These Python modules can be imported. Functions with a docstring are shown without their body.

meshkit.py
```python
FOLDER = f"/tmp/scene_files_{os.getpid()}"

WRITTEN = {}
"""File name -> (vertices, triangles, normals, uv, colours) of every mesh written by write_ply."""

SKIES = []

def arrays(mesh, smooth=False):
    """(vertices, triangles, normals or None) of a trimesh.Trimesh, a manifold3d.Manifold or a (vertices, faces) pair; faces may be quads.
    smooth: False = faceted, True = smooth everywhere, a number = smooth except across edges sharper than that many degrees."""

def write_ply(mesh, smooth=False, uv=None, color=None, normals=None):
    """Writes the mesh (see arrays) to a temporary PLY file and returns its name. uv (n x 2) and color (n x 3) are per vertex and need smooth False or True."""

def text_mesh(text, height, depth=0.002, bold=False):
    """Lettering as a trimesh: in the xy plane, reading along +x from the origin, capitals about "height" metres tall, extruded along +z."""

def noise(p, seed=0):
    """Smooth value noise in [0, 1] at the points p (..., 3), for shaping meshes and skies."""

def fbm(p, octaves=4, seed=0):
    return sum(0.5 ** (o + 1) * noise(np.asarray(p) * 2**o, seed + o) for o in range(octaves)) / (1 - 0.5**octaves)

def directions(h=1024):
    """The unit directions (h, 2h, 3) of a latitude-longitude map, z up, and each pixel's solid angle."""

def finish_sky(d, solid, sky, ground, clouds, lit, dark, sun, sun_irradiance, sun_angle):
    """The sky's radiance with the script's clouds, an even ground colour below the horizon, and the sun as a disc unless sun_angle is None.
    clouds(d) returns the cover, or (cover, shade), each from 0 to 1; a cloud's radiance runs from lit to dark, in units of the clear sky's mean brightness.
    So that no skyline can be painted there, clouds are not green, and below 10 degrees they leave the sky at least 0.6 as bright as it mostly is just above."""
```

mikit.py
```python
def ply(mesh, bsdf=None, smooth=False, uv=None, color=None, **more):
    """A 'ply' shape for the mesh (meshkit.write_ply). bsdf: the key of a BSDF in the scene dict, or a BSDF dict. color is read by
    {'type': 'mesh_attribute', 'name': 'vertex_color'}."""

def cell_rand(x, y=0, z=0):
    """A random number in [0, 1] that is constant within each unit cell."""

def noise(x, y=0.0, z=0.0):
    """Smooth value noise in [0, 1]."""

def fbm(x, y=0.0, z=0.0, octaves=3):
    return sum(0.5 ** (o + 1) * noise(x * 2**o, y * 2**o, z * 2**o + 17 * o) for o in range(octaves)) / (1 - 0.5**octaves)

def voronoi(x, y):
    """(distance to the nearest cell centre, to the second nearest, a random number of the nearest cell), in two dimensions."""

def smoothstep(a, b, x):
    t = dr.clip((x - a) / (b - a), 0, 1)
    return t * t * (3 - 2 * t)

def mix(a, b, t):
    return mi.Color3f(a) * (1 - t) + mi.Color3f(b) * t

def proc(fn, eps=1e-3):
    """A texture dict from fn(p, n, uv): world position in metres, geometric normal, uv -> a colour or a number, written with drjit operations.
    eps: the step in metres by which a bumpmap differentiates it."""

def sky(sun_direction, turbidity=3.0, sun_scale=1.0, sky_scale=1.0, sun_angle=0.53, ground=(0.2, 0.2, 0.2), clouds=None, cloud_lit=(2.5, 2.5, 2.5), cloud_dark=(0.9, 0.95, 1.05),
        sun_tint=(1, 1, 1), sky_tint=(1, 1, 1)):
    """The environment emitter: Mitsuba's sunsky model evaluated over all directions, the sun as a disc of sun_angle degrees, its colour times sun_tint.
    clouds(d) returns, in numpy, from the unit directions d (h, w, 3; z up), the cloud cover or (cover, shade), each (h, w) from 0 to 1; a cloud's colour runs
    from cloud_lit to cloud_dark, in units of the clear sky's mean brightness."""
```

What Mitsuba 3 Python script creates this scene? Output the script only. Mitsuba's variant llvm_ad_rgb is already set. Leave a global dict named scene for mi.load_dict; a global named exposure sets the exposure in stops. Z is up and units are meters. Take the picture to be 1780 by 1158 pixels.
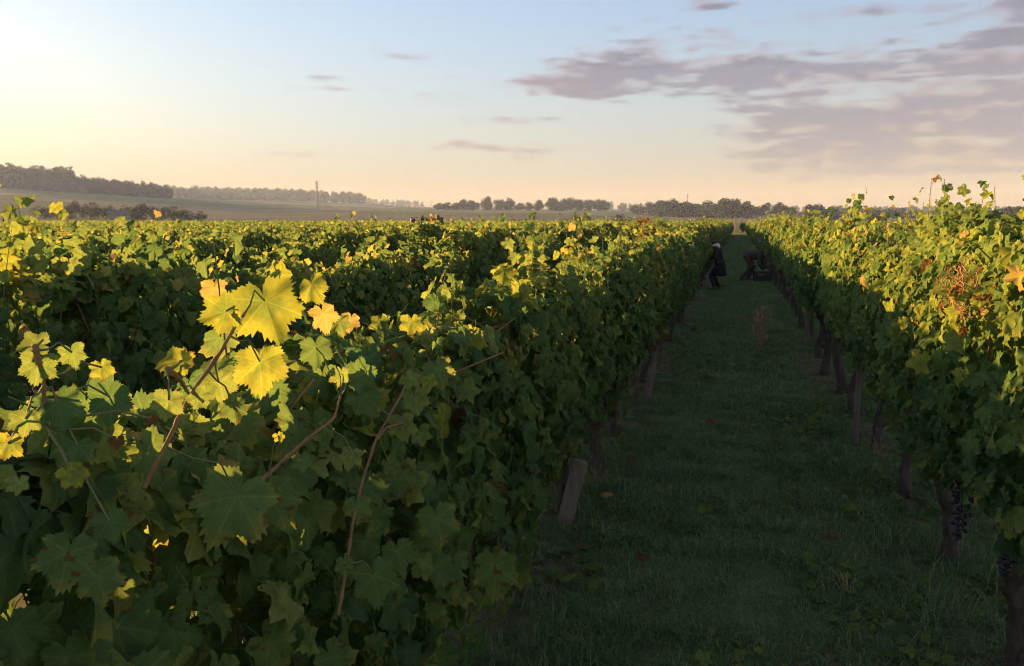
import math
import numpy as np
import trimesh
import manifold3d as m3
import drjit as dr
import mitsuba as mi
import mikit
import meshkit
from mikit import proc, noise, fbm, cell_rand, smoothstep, mix

T = mi.ScalarTransform4f
scene, labels = {}, {}
PI = math.pi

# ------------------------------------------------------------------ camera, air, sky, exposure
YAW, PITCH, EYE = math.radians(15.64), math.radians(7.99), 1.95
look = np.array([-math.sin(YAW) * math.cos(PITCH), math.cos(YAW) * math.cos(PITCH), -math.sin(PITCH)])
scene['haze_air'] = {'type': 'homogeneous', 'albedo': {'type': 'rgb', 'value': [0.70, 0.80, 0.97]},
                     'sigma_t': {'type': 'rgb', 'value': [0.00022, 0.00028, 0.00042]}}
scene['camera'] = {'type': 'perspective', 'fov': 2 * math.degrees(math.atan(890 / 1397)), 'fov_axis': 'x', 'near_clip': 0.05, 'far_clip': 12000.0,
                   'to_world': T().look_at(origin=[0, 0, EYE], target=[float(look[0]), float(look[1]), EYE + float(look[2])], up=[0, 0, 1]),
                   'medium': {'type': 'ref', 'id': 'haze_air'}}
SUN_AZ, SUN_EL = math.radians(67), math.radians(6.0)      # azimuth counted from +y towards -x
sun = [-math.sin(SUN_AZ) * math.cos(SUN_EL), math.cos(SUN_AZ) * math.cos(SUN_EL), math.sin(SUN_EL)]


def sky_clouds(d):
    """Thin stratus streaks: noise in azimuth and height, more of it towards the right (north-east) of the view, plus unseen overhead cloud added as fill light."""
    az = np.degrees(np.arctan2(-d[..., 0], d[..., 1]))                 # + to the left of the rows
    el = np.degrees(np.arcsin(np.clip(d[..., 2], -1, 1)))
    sm = lambda a, b, x: np.clip((x - a) / (b - a), 0, 1) ** 2 * (3 - 2 * np.clip((x - a) / (b - a), 0, 1))
    P = lambda sx, sy, k: np.stack([az / sx + 40 + el / (sy * 3.0), el / sy + 20, np.full_like(az, k)], -1)
    warp = (meshkit.fbm(P(7, 2.5, 1.5), 3, 11) - .5) * 2.2
    n = meshkit.fbm(np.stack([az / 5.5 + 40 + warp * .5, (el + warp) / 1.5 + 20, az * 0 + 3.5], -1), 5, 3)
    fine = meshkit.fbm(np.stack([az / 2.2 + 10, (el + warp) / .55 + 20, az * 0 + 9.5], -1), 4, 7)
    g = lambda a, e, wa, we: np.exp(-((az - a) / wa) ** 2 - ((el - e - (az - a) * .02) / we) ** 2)
    bank_and_overhead = sm(6, -5, az) * sm(1.2, 4.0, el) * sm(13, 8.5, el) * 1.08 + sm(-13, -19, az) * sm(9, 13, el) * .9 + sm(16, 27, el) * (.78 + .4 * sm(60, -40, az))  # last term: unseen overhead deck, added to lighten the shaded alley
    field = bank_and_overhead * 1.06 + 1.7 * g(5.4, 10.2, 6.6, 1.8) + 1.1 * g(11.5, 9.3, 5.0, 1.0) + .95 * g(-5.5, 12.6, 6.5, .6) + 1.0 * g(-7, 14.6, 6.0, .7) + .75 * g(-15, 13.4, 5, 2.4)
    field = field + .60 * g(29, 9.3, 5.0, .8) + .56 * g(24, 10.9, 5.5, .9) + .45 * g(16.5, 6.9, 4.5, .9) + .9 * g(2.6, 14.0, 2.2, .55) + .55 * g(20, 8.2, 3, .5) + .34 * g(14, 5.0, 9, .5) + .3 * sm(40, 90, np.abs(az + 5)) * sm(3, 9, el)
    streak = meshkit.fbm(np.stack([az / 8 + 70 + warp * .4, (el + warp * .45) / .62 + 31, az * 0 + 5.5], -1), 4, 23)
    c = sm(.30, .88, np.minimum(field, 1.15) * .62 + (n - .5) * .75 + (streak - .5) * 1.6 + (fine - .5) * 1.0)
    shade = np.clip(sm(.34, .86, c * .72 + (fine - .5) * 1.2 + (streak - .5) * .8 + (n - .5) * .5 + .06 - .10 * (el - 10.4) * np.exp(-((az - 6.5) / 8) ** 2)), 0, 1)
    shade = shade * (1 - .9 * sm(7, 20, az))
    veil = .92 * np.exp(-np.maximum(el, 0) / 7.0)
    cover = 1 - (1 - .86 * c) * (1 - veil)
    return cover, shade * c * .86 / np.maximum(cover, 1e-3)


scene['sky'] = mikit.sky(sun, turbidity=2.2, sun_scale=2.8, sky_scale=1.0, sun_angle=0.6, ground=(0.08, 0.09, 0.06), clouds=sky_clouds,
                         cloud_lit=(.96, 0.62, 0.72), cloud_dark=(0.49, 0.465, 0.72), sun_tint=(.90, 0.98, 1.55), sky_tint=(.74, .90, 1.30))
exposure = 3.58


# ------------------------------------------------------------------ helpers
def ref(k):
    return {'type': 'ref', 'id': k}


def numbered(key):
    if key not in used:
        used.add(key)
        return key
    i = 1
    while f'{key}_{i:03d}' in used:
        i += 1
    used.add(f'{key}_{i:03d}')
    return f'{key}_{i:03d}'


used = set()


def lab(key, label=None, cat=None, group=None, kind=None):
    d = labels.setdefault(key, {})
    for k, v in (('label', label), ('category', cat), ('group', group), ('kind', kind)):
        if v:
            d[k] = v


def frame(pos, normal, tip, size):
    n = np.asarray(normal, float); n /= np.linalg.norm(n)
    t = np.asarray(tip, float); t = t - n * (t @ n); t /= np.linalg.norm(t) + 1e-12
    m = np.eye(4)
    m[:3, 0], m[:3, 1], m[:3, 2], m[:3, 3] = np.cross(t, n) * size, t * size, n * size, pos
    return m


def tube(points, radii, sides=6, cap=True):
    p = np.asarray(points, float)
    r = np.broadcast_to(np.asarray(radii, float), (len(p),))
    t = np.gradient(p, axis=0)
    t /= np.linalg.norm(t, axis=1, keepdims=True) + 1e-12
    a = np.zeros_like(p)
    up = np.array([1.0, 0, 0]) if abs(t[0, 0]) < .8 else np.array([0, 1.0, 0])
    for i in range(len(p)):
        up = up - t[i] * (up @ t[i]); up /= np.linalg.norm(up) + 1e-12
        a[i] = up
    b = np.cross(t, a)
    ang = np.arange(sides) * 2 * PI / sides
    v = p[:, None] + r[:, None, None] * (np.cos(ang)[None, :, None] * a[:, None] + np.sin(ang)[None, :, None] * b[:, None])
    i, j = np.meshgrid(np.arange(len(p) - 1), np.arange(sides), indexing='ij')
    q = np.stack([i * sides + j, i * sides + (j + 1) % sides, (i + 1) * sides + (j + 1) % sides, (i + 1) * sides + j], -1).reshape(-1, 4)
    f = np.vstack([q[:, [0, 1, 2]], q[:, [0, 2, 3]]])
    v = v.reshape(-1, 3)
    if cap:
        n = len(v); k = np.arange(sides)
        v = np.vstack([v, p[0], p[-1]])
        e = (len(p) - 1) * sides
        f = np.vstack([f, np.stack([k * 0 + n, (k + 1) % sides, k], 1), np.stack([k * 0 + n + 1, e + k, e + (k + 1) % sides], 1)])
    return v, f


def join(parts):
    vs, fs, at = [], [], 0
    for v, f in parts:
        vs.append(np.asarray(v, float)); fs.append(np.asarray(f, int) + at); at += len(v)
    return np.vstack(vs), np.vstack(fs)


def rough(vf, amp, freq, seed=0):
    v, f = vf
    n = np.stack([meshkit.fbm(v * freq, 3, seed + k) for k in range(3)], -1) - .5
    return v + n * 2 * amp, f


def box(x0, x1, y0, y1, z0, z1, bev=0.0):
    if bev:
        c = m3.CrossSection([[(x0 + bev, y0), (x1 - bev, y0), (x1, y0 + bev), (x1, y1 - bev), (x1 - bev, y1), (x0 + bev, y1), (x0, y1 - bev), (x0, y0 + bev)]])
        m = m3.Manifold.extrude(c, z1 - z0).translate([0, 0, z0]).to_mesh()
        return np.array(m.vert_properties[:, :3]), np.array(m.tri_verts)
    b = trimesh.creation.box([x1 - x0, y1 - y0, z1 - z0])
    return np.array(b.vertices) + [(x0 + x1) / 2, (y0 + y1) / 2, (z0 + z1) / 2], np.array(b.faces)


def xf(vf, m):
    return vf[0] @ m[:3, :3].T + m[:3, 3], vf[1]


def rotz(a, loc=(0, 0, 0), s=1.0):
    m = np.eye(4); c, q = math.cos(a), math.sin(a)
    m[:3, :3] = np.array([[c, -q, 0], [q, c, 0], [0, 0, 1]]) * s
    m[:3, 3] = loc
    return m


# ------------------------------------------------------------------ materials
def rgb(*c):
    return {'type': 'rgb', 'value': list(c)}


def leaf_colour(p, n, uv):
    """Grape leaf: colour class from floor(v), the single leaf from floor(u), veins and spots from the place on the leaf."""
    iu, iv = dr.floor(uv.x), dr.floor(uv.y)
    x, y = (uv.x - iu - .5) / .8, (uv.y - iv - .42) / .8
    r1, r2 = cell_rand(iu, iv, 3), cell_rand(iu, iv, 5)
    big = noise(p.x * 2.3, p.y * 2.3, p.z * 2.3)
    r = dr.clip(.5 * r1 + .8 * big - .15, 0, 1)
    col = mix((.062, .148, .058), (.165, .262, .076), r)                                   # 0 green
    col = dr.select(iv > .5, mix((.18, .28, .075), (.29, .36, .10), r), col)              # 1 yellow-green
    col = dr.select(iv > 1.5, mix((.26, .33, .050), (.38, .42, .065), r1), col)                # 2 yellow
    col = dr.select(iv > 2.5, mix((.13, .065, .03), (.22, .12, .05), r1), col)              # 3 rust
    col = dr.select(iv > 3.5, mix((.32, .26, .08), (.43, .36, .12), r1), col)                # 4 dry pale
    rad = dr.sqrt(x * x + y * y)
    patch = fbm(x * 5 + iu * 7.3, y * 5 + iv * 3.1, r2 * 9, 3)
    edge = smoothstep(.30, .62, rad + (patch - .5) * .5) * smoothstep(.45, .8, r2)
    col = mix(col, mix(col * 1.2, mi.Color3f(.40, .33, .06), .8), edge * .55)
    vein = mi.Float(0)
    for a in (0.0, .92, -.92, 1.92, -1.92):
        dx, dy = math.sin(a), math.cos(a)
        al, pe = x * dx + y * dy, dr.abs(x * dy - y * dx)
        main = smoothstep(.016, .004, pe - .004 * (1 - al)) * smoothstep(-.01, .02, al)
        side = smoothstep(.12, .02, dr.abs(dr.abs((al - pe * .8) * 9 - dr.floor((al - pe * .8) * 9)) - .5) * 1.0) * smoothstep(.22, .1, pe) * smoothstep(.02, .06, al)
        vein = dr.maximum(vein, dr.maximum(main, side * .6))
    green = smoothstep(.36, .56, fbm(x * 3.1 + iu * 1.7, y * 3.1 + iv * 5.3, r1 * 7, 3)) * smoothstep(.5, .12, rad)
    col = dr.select((iv > .5) & (iv < 2.5), mix(col, mi.Color3f(.12, .20, .05), green * .78), col)
    net = smoothstep(.30, .05, dr.abs(fbm(x * 22 + iu, y * 22, r2 * 3, 2) - .5) * 3.0)
    col = mix(col, col * 1.22 + mi.Color3f(.03, .038, .014), dr.maximum(vein * .85, net * .28))
    brown = smoothstep(.42, .62, rad + (fbm(x * 8 + iu, y * 8, r1 * 5, 3) - .5) * .55) * smoothstep(.25, .75, r2) * .7
    col = dr.select((iv > .5) & (iv < 2.5), mix(col, mi.Color3f(.23, .14, .05), brown), col)
    spot = smoothstep(.66, .74, fbm(x * 9 + iu * 3.7, y * 9 + iv, r1 * 5, 2)) * smoothstep(.35, .9, r2)
    col = mix(col, mi.Color3f(.16, .075, .03), spot * .75)
    return col * (.82 + .36 * patch)


scene['leaf_skin'] = {'type': 'principledthin', 'base_color': proc(leaf_colour), 'roughness': .42, 'diff_trans': 1.0, 'eta': 1.33, 'sheen': .0}


def far_leaf_colour(p, n, uv):
    iu, iv = dr.floor(uv.x), dr.floor(uv.y)
    r = dr.clip(.5 * cell_rand(iu, iv, 3) + .9 * fbm(p.x * .7, p.y * .5, p.z, 2) - .2, 0, 1)
    col = mix((.070, .162, .060), (.180, .278, .082), r)
    col = dr.select(iv > .5, mix((.185, .285, .075), (.30, .37, .10), r), col)
    col = dr.select(iv > 1.5, mix((.34, .37, .085), (.46, .46, .11), r), col)
    col = dr.select(iv > 2.5, mix((.17, .08, .03), (.28, .14, .05), r), col)
    col = dr.select(iv > 3.5, mix((.34, .26, .10), (.46, .36, .15), r), col)
    return col


scene['far_leaf_skin'] = {'type': 'principledthin', 'base_color': proc(far_leaf_colour), 'roughness': .5, 'diff_trans': 1.0, 'eta': 1.33}


def tree_leaf_colour(p, n, uv):
    r = fbm(p.x * .12, p.y * .12, p.z * .3, 3)
    return mix((.030, .045, .022), (.060, .070, .030), smoothstep(.25, .8, r * .7 + .35 * cell_rand(dr.floor(uv.x), 0, 1)))


scene['tree_leaf_skin'] = {'type': 'principledthin', 'base_color': proc(tree_leaf_colour), 'roughness': .7, 'diff_trans': .6, 'eta': 1.3}


def bark_colour(p, n, uv):
    s = fbm(p.x * 60, p.y * 60, p.z * 9, 3)
    q = fbm(p.x * 14, p.y * 14, p.z * 6, 3)
    return mix(mix((.034, .031, .027), (.135, .122, .105), s), (.11, .115, .08), smoothstep(.55, .8, q) * .5)


def bark_relief(p, n, uv):
    return fbm(p.x * 70, p.y * 70, p.z * 8, 3) * .012


scene['bark'] = {'type': 'twosided', 'b': {'type': 'bumpmap', 'arbitrary': proc(bark_relief, 2e-3), 'scale': 1.0,
                                           'bsdf': {'type': 'principled', 'base_color': proc(bark_colour), 'roughness': .9, 'specular': .2}}}


def cane_colour(p, n, uv):
    s = fbm(p.x * 30, p.y * 30, p.z * 30, 2)
    return mix((.19, .11, .05), (.29, .21, .10), s)


scene['cane_skin'] = {'type': 'twosided', 'b': {'type': 'principled', 'base_color': proc(cane_colour), 'roughness': .85, 'specular': .2}}
scene['green_cane_skin'] = {'type': 'twosided', 'b': {'type': 'principled', 'base_color': rgb(.17, .19, .08), 'roughness': .8, 'specular': .2}}
scene['rust_tendril_skin'] = {'type': 'twosided', 'b': {'type': 'principled', 'base_color': rgb(.26, .13, .06), 'roughness': .6}}


def wood_colour(p, n, uv):
    s = fbm(p.x * 50, p.y * 50, p.z * 4, 3)
    return mix((.11, .105, .09), (.24, .23, .20), s) * (.7 + .5 * noise(p.x * 7, p.y * 7, p.z * 5))


scene['weathered_wood'] = {'type': 'twosided', 'b': {'type': 'bumpmap', 'arbitrary': proc(lambda p, n, uv: fbm(p.x * 90, p.y * 90, p.z * 6, 3) * .006, 2e-3), 'scale': 1.0,
                                                     'bsdf': {'type': 'principled', 'base_color': proc(wood_colour), 'roughness': .85}}}


def grape_colour(p, n, uv):
    return mix((.012, .010, .025), (.05, .045, .085), noise(p.x * 90, p.y * 90, p.z * 90))


scene['grape_skin'] = {'type': 'principled', 'base_color': proc(grape_colour), 'roughness': .38}


def ground_colour(p, n, uv):
    """Mown grass in the alleys, bare soil with litter under the rows; fields of several crops beyond the vineyard."""
    k = (p.x + 1.05) / 2.22
    off = dr.abs(k - dr.round(k)) * 2.22 + (fbm(p.x * 1.7, p.y * 1.7, 0, 3) - .5) * .5
    soil = mix((.045, .040, .028), (.125, .105, .070), smoothstep(.3, .7, fbm(p.x * 17, p.y * 17, 0, 4)))
    turf = mix((.060, .120, .048), (.105, .180, .070), fbm(p.x * 5, p.y * 5, 0, 4))
    vine = mix(soil, turf, (.25 + .75 * smoothstep(.12, .45, off)) * .95)
    bare = smoothstep(.58, .70, fbm(p.x * 1.3, p.y * .9, 9, 4)) * .8
    rut = smoothstep(.16, .04, dr.abs(off - .62)) * smoothstep(.35, .6, fbm(p.x * 2, p.y * .7, 4, 3)) * .55
    vine = mix(vine, soil, dr.maximum(bare, rut))
    rr = dr.sqrt(p.x * p.x + p.y * p.y)
    w = (fbm(p.x * .004, p.y * .004, 3, 3) - .5) * 260
    d1, d2, cid = mikit.voronoi((p.x + w) / 230, (p.y - w) / 120)
    crop = mix((.075, .115, .045), (.12, .145, .065), cid)
    crop = dr.select(cid > .8, mi.Color3f(.16, .155, .095), crop)
    ang = cid * 3.0
    st = p.x * dr.cos(ang) + p.y * dr.sin(ang)
    stripe = noise(st / 2.6, p.x * .002, cid * 40)
    crop = crop * (.75 + .5 * stripe) * (.8 + .4 * fbm(p.x * .03, p.y * .03, 0, 3))
    crop = mix(crop * .7, crop, smoothstep(.0, .035, d2 - d1))
    verge = mix((.10, .12, .035), (.17, .17, .05), fbm(p.x * .8, p.y * .8, 5, 3))
    out = mix(vine, verge, smoothstep(115, 117, p.y + (fbm(p.x * .3, p.y * .3, 0, 2) - .5) * 2))
    return mix(out, crop, smoothstep(138, 150, rr + (fbm(p.x * .05, p.y * .05, 0, 2) - .5) * 12))


scene['ground_skin'] = {'type': 'twosided', 'b': {'type': 'principled', 'base_color': proc(ground_colour), 'roughness': .95, 'specular': .1}}


def grass_colour(p, n, uv):
    iu = dr.floor(uv.x)
    r = cell_rand(iu, 0, 1)
    g = mix((.105, .240, .105), (.245, .400, .165), dr.clip(r * .9 + fbm(p.x * 2.2, p.y * 2.2, 0, 3) * .9 - .4, 0, 1))
    g = dr.select(cell_rand(iu, 0, 4) > .88, mi.Color3f(.37, .50, .21), g)
    g = dr.select(cell_rand(iu, 0, 5) > .85, g * .45, g)
    return dr.select(cell_rand(iu, 0, 2) > .965, mi.Color3f(.26, .22, .12), g)


scene['grass_skin'] = {'type': 'principledthin', 'base_color': proc(grass_colour), 'roughness': .55, 'diff_trans': 1.0, 'eta': 1.3}
scene['straw_skin'] = {'type': 'twosided', 'b': {'type': 'principled', 'base_color': rgb(.36, .29, .17), 'roughness': .8}}


def cloth(name, a, b, k=40):
    scene[name] = {'type': 'twosided', 'b': {'type': 'principled', 'base_color': proc(lambda p, n, uv: mix(a, b, fbm(p.x * k, p.y * k, p.z * k, 3))), 'roughness': .9, 'sheen': .3}}


cloth('black_cloth', (.008, .008, .010), (.02, .019, .022))
cloth('olive_cloth', (.030, .034, .024), (.06, .062, .045))
cloth('brown_cloth', (.06, .045, .034), (.10, .075, .055))
cloth('navy_cloth', (.012, .016, .028), (.03, .035, .05))
cloth('orange_cloth', (.50, .12, .02), (.62, .19, .04))
cloth('white_cloth', (.60, .60, .62), (.74, .74, .74))
cloth('hair_brown', (.018, .012, .009), (.05, .032, .022), 90)
cloth('hair_red', (.10, .03, .012), (.19, .07, .03), 90)
scene['human_skin'] = {'type': 'principled', 'base_color': rgb(.36, .20, .13), 'roughness': .5}
scene['boot_rubber'] = {'type': 'principled', 'base_color': rgb(.02, .018, .016), 'roughness': .5}
scene['dark_plastic'] = {'type': 'principled', 'base_color': proc(lambda p, n, uv: mix((.018, .018, .02), (.035, .033, .032), fbm(p.x * 20, p.y * 20, p.z * 20, 2))), 'roughness': .45}
scene['galvanised'] = {'type': 'twosided', 'b': {'type': 'principled', 'base_color': proc(lambda p, n, uv: mix((.22, .22, .22), (.34, .34, .35), fbm(p.x * 3, p.y * 3, p.z * 3, 3))), 'roughness': .6, 'metallic': .3}}
scene['render_wall'] = {'type': 'twosided', 'b': {'type': 'principled', 'base_color': proc(lambda p, n, uv: mix((.55, .50, .42), (.70, .66, .58), fbm(p.x * .7, p.y * .7, p.z * 1.5, 3))), 'roughness': .9}}
scene['grey_wall'] = {'type': 'twosided', 'b': {'type': 'principled', 'base_color': proc(lambda p, n, uv: mix((.20, .20, .20), (.30, .29, .28), fbm(p.x * .7, p.y * .7, p.z * 1.5, 3))), 'roughness': .9}}
scene['tile_roof'] = {'type': 'twosided', 'b': {'type': 'principled', 'base_color': proc(lambda p, n, uv: mix((.22, .12, .08), (.34, .20, .14), fbm(p.x * 2, p.y * 2, p.z * 2, 3))), 'roughness': .9}}
scene['slate_roof'] = {'type': 'twosided', 'b': {'type': 'principled', 'base_color': proc(lambda p, n, uv: mix((.10, .095, .09), (.17, .16, .15), fbm(p.x * 2, p.y * 2, p.z * 2, 3))), 'roughness': .8}}
scene['window_dark'] = {'type': 'principled', 'base_color': rgb(.03, .035, .04), 'roughness': .15}

# ------------------------------------------------------------------ terrain
TH = np.array([-180, -60, -15, 0, 5, 9, 15, 20, 26, 33, 39, 44, 48, 60, 100, 180.0])
RR = np.array([0, 128, 200, 300, 450, 700, 900, 1200, 1500, 2500, 5000.0])
HH = np.array([
    [0, 0, 0, 1, 2, 4, 6, 9, 12, 20, 30],       # -180
    [0, 0, -.5, .5, 2, 4, 6, 9, 12, 20, 40],    # -60
    [0, 0, -.5, .5, 2, 4, 6, 9, 12, 22, 40],    # -15
    [0, 0, -.6, .8, 2.6, 5, 7, 10, 14, 25, 46],  # 0
    [0, 0, -.8, .8, 3.2, 6, 8, 11, 15, 30, 55],  # 5
    [0, 0, -1, 1.2, 4.4, 9.6, 12, 16, 20, 36, 62],   # 9
    [0, 0, -1.2, 1.3, 5, 10.4, 13, 17, 21, 38, 66],
    [0, 0, -1.4, 1.2, 5, 10.6, 14, 18, 22, 40, 66],  # 20
    [0, 0, -1.6, 0.8, 5, 11, 15, 23, 32, 48, 70],    # 26
    [0, 0, -1.6, 0.6, 5.2, 12, 18, 28, 37, 52, 70],  # 33
    [0, 0, -1.4, 0.8, 6, 16, 24, 32, 36, 50, 66],    # 39
    [0, 0, -1, 1.2, 7, 19, 28.5, 34, 36, 46, 60],    # 44
    [0, 0, -.5, 1.8, 8, 21, 31, 35, 37, 46, 60],     # 48
    [0, 0, 0, 2.5, 9, 22, 32, 36, 38, 46, 60],
    [0, 0, 0, 2, 6, 14, 20, 26, 30, 40, 50],
    [0, 0, 0, 1, 2, 4, 6, 9, 12, 20, 30]], float)


def _smooth_table():
    from scipy.interpolate import PchipInterpolator
    return PchipInterpolator(TH, PchipInterpolator(np.sqrt(RR), HH, axis=1)(np.linspace(0, math.sqrt(5000), 400)), axis=0)


_TAB = _smooth_table()(np.linspace(-180, 180, 721))


def height(x, y):
    from scipy.ndimage import map_coordinates
    x, y = np.asarray(x, float), np.asarray(y, float)
    th, r = np.degrees(np.arctan2(-x, y)), np.hypot(x, y)
    h = map_coordinates(_TAB, [np.atleast_1d((th + 180) * 2), np.atleast_1d(np.sqrt(np.minimum(r, 4999)) / math.sqrt(5000) * 399)], order=1, mode='nearest')
    h = np.where(np.atleast_1d(r) < 132, 0, h)
    return h.reshape(np.shape(x)) if np.shape(x) else float(h[0])


def polar(theta_deg, r):
    a = math.radians(theta_deg)
    x, y = -math.sin(a) * r, math.cos(a) * r
    return x, y, height(x, y)


def build_ground():
    rs = np.concatenate([np.linspace(0, 8, 60)[1:], np.geomspace(8.15, 130, 60), np.geomspace(134, 3300, 120)])
    fine = np.radians(np.concatenate([np.arange(-60, 80, .5), np.arange(80, 300, 4)]))
    r, t = np.meshgrid(rs, fine, indexing='ij')
    x, y = -np.sin(t) * r, np.cos(t) * r
    z = height(x, y)
    near = np.clip((60 - r) / 30, 0, 1)
    k = (x + 1.05) / 2.22
    off = np.abs(k - np.round(k)) * 2.22
    z = z + near * ((meshkit.fbm(np.stack([x * 1.1, y * 1.1, 0 * x], -1), 4, 5) - .5) * .07 + .035 * np.exp(-(off / .28) ** 2))
    v = np.vstack([[[0, 0, 0]], np.stack([x, y, z], -1).reshape(-1, 3)])
    m, q = r.shape
    i, j = np.meshgrid(np.arange(m - 1), np.arange(q), indexing='ij')
    g = lambda a, b: 1 + a * q + b % q
    f = np.vstack([np.stack([g(i, j), g(i + 1, j), g(i + 1, j + 1)], -1).reshape(-1, 3), np.stack([g(i, j), g(i + 1, j + 1), g(i, j + 1)], -1).reshape(-1, 3),
                   np.stack([np.zeros(q, int), 1 + np.arange(q), 1 + (np.arange(q) + 1) % q], 1)])
    return v, f


scene['ground'] = mikit.ply(build_ground(), 'ground_skin', smooth=True)
lab('ground', 'grassy vineyard ground that runs on into fields and low hills', 'ground', kind='structure')


# ------------------------------------------------------------------ grape leaves
def leaf_outline(th, seed, teeth=1.0):
    g = np.random.default_rng(seed)
    lobes = [(0, 1.0, .62), (.95, .90, .58), (-.95, .90, .58), (1.95, .76, .66), (-1.95, .76, .66)]
    r = np.full_like(th, .55 + g.uniform(-.08, .07))
    for a, R, w in lobes:
        R *= 1 + g.uniform(-.08, .08); w *= 1 + g.uniform(-.15, .12); a += g.uniform(-.08, .08)
        d = np.abs(th - a) / w
        r = np.maximum(r, R * np.clip(1 - .36 * d ** 1.25, 0, 1))
    sinus = np.clip((PI - np.abs(th)) / .42, 0, 1)
    r = r * (.16 + .84 * sinus ** .7)
    saw = np.where(np.arange(len(th)) % 2 == 0, 1.0, -1.0) * g.uniform(.4, 1.2, len(th))
    coarse = np.abs(((th * 3.3 + g.uniform(0, 1)) % 1) - .45)
    return r * (1 + teeth * (.075 * saw + .18 * (coarse - .25))) * .60


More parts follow.
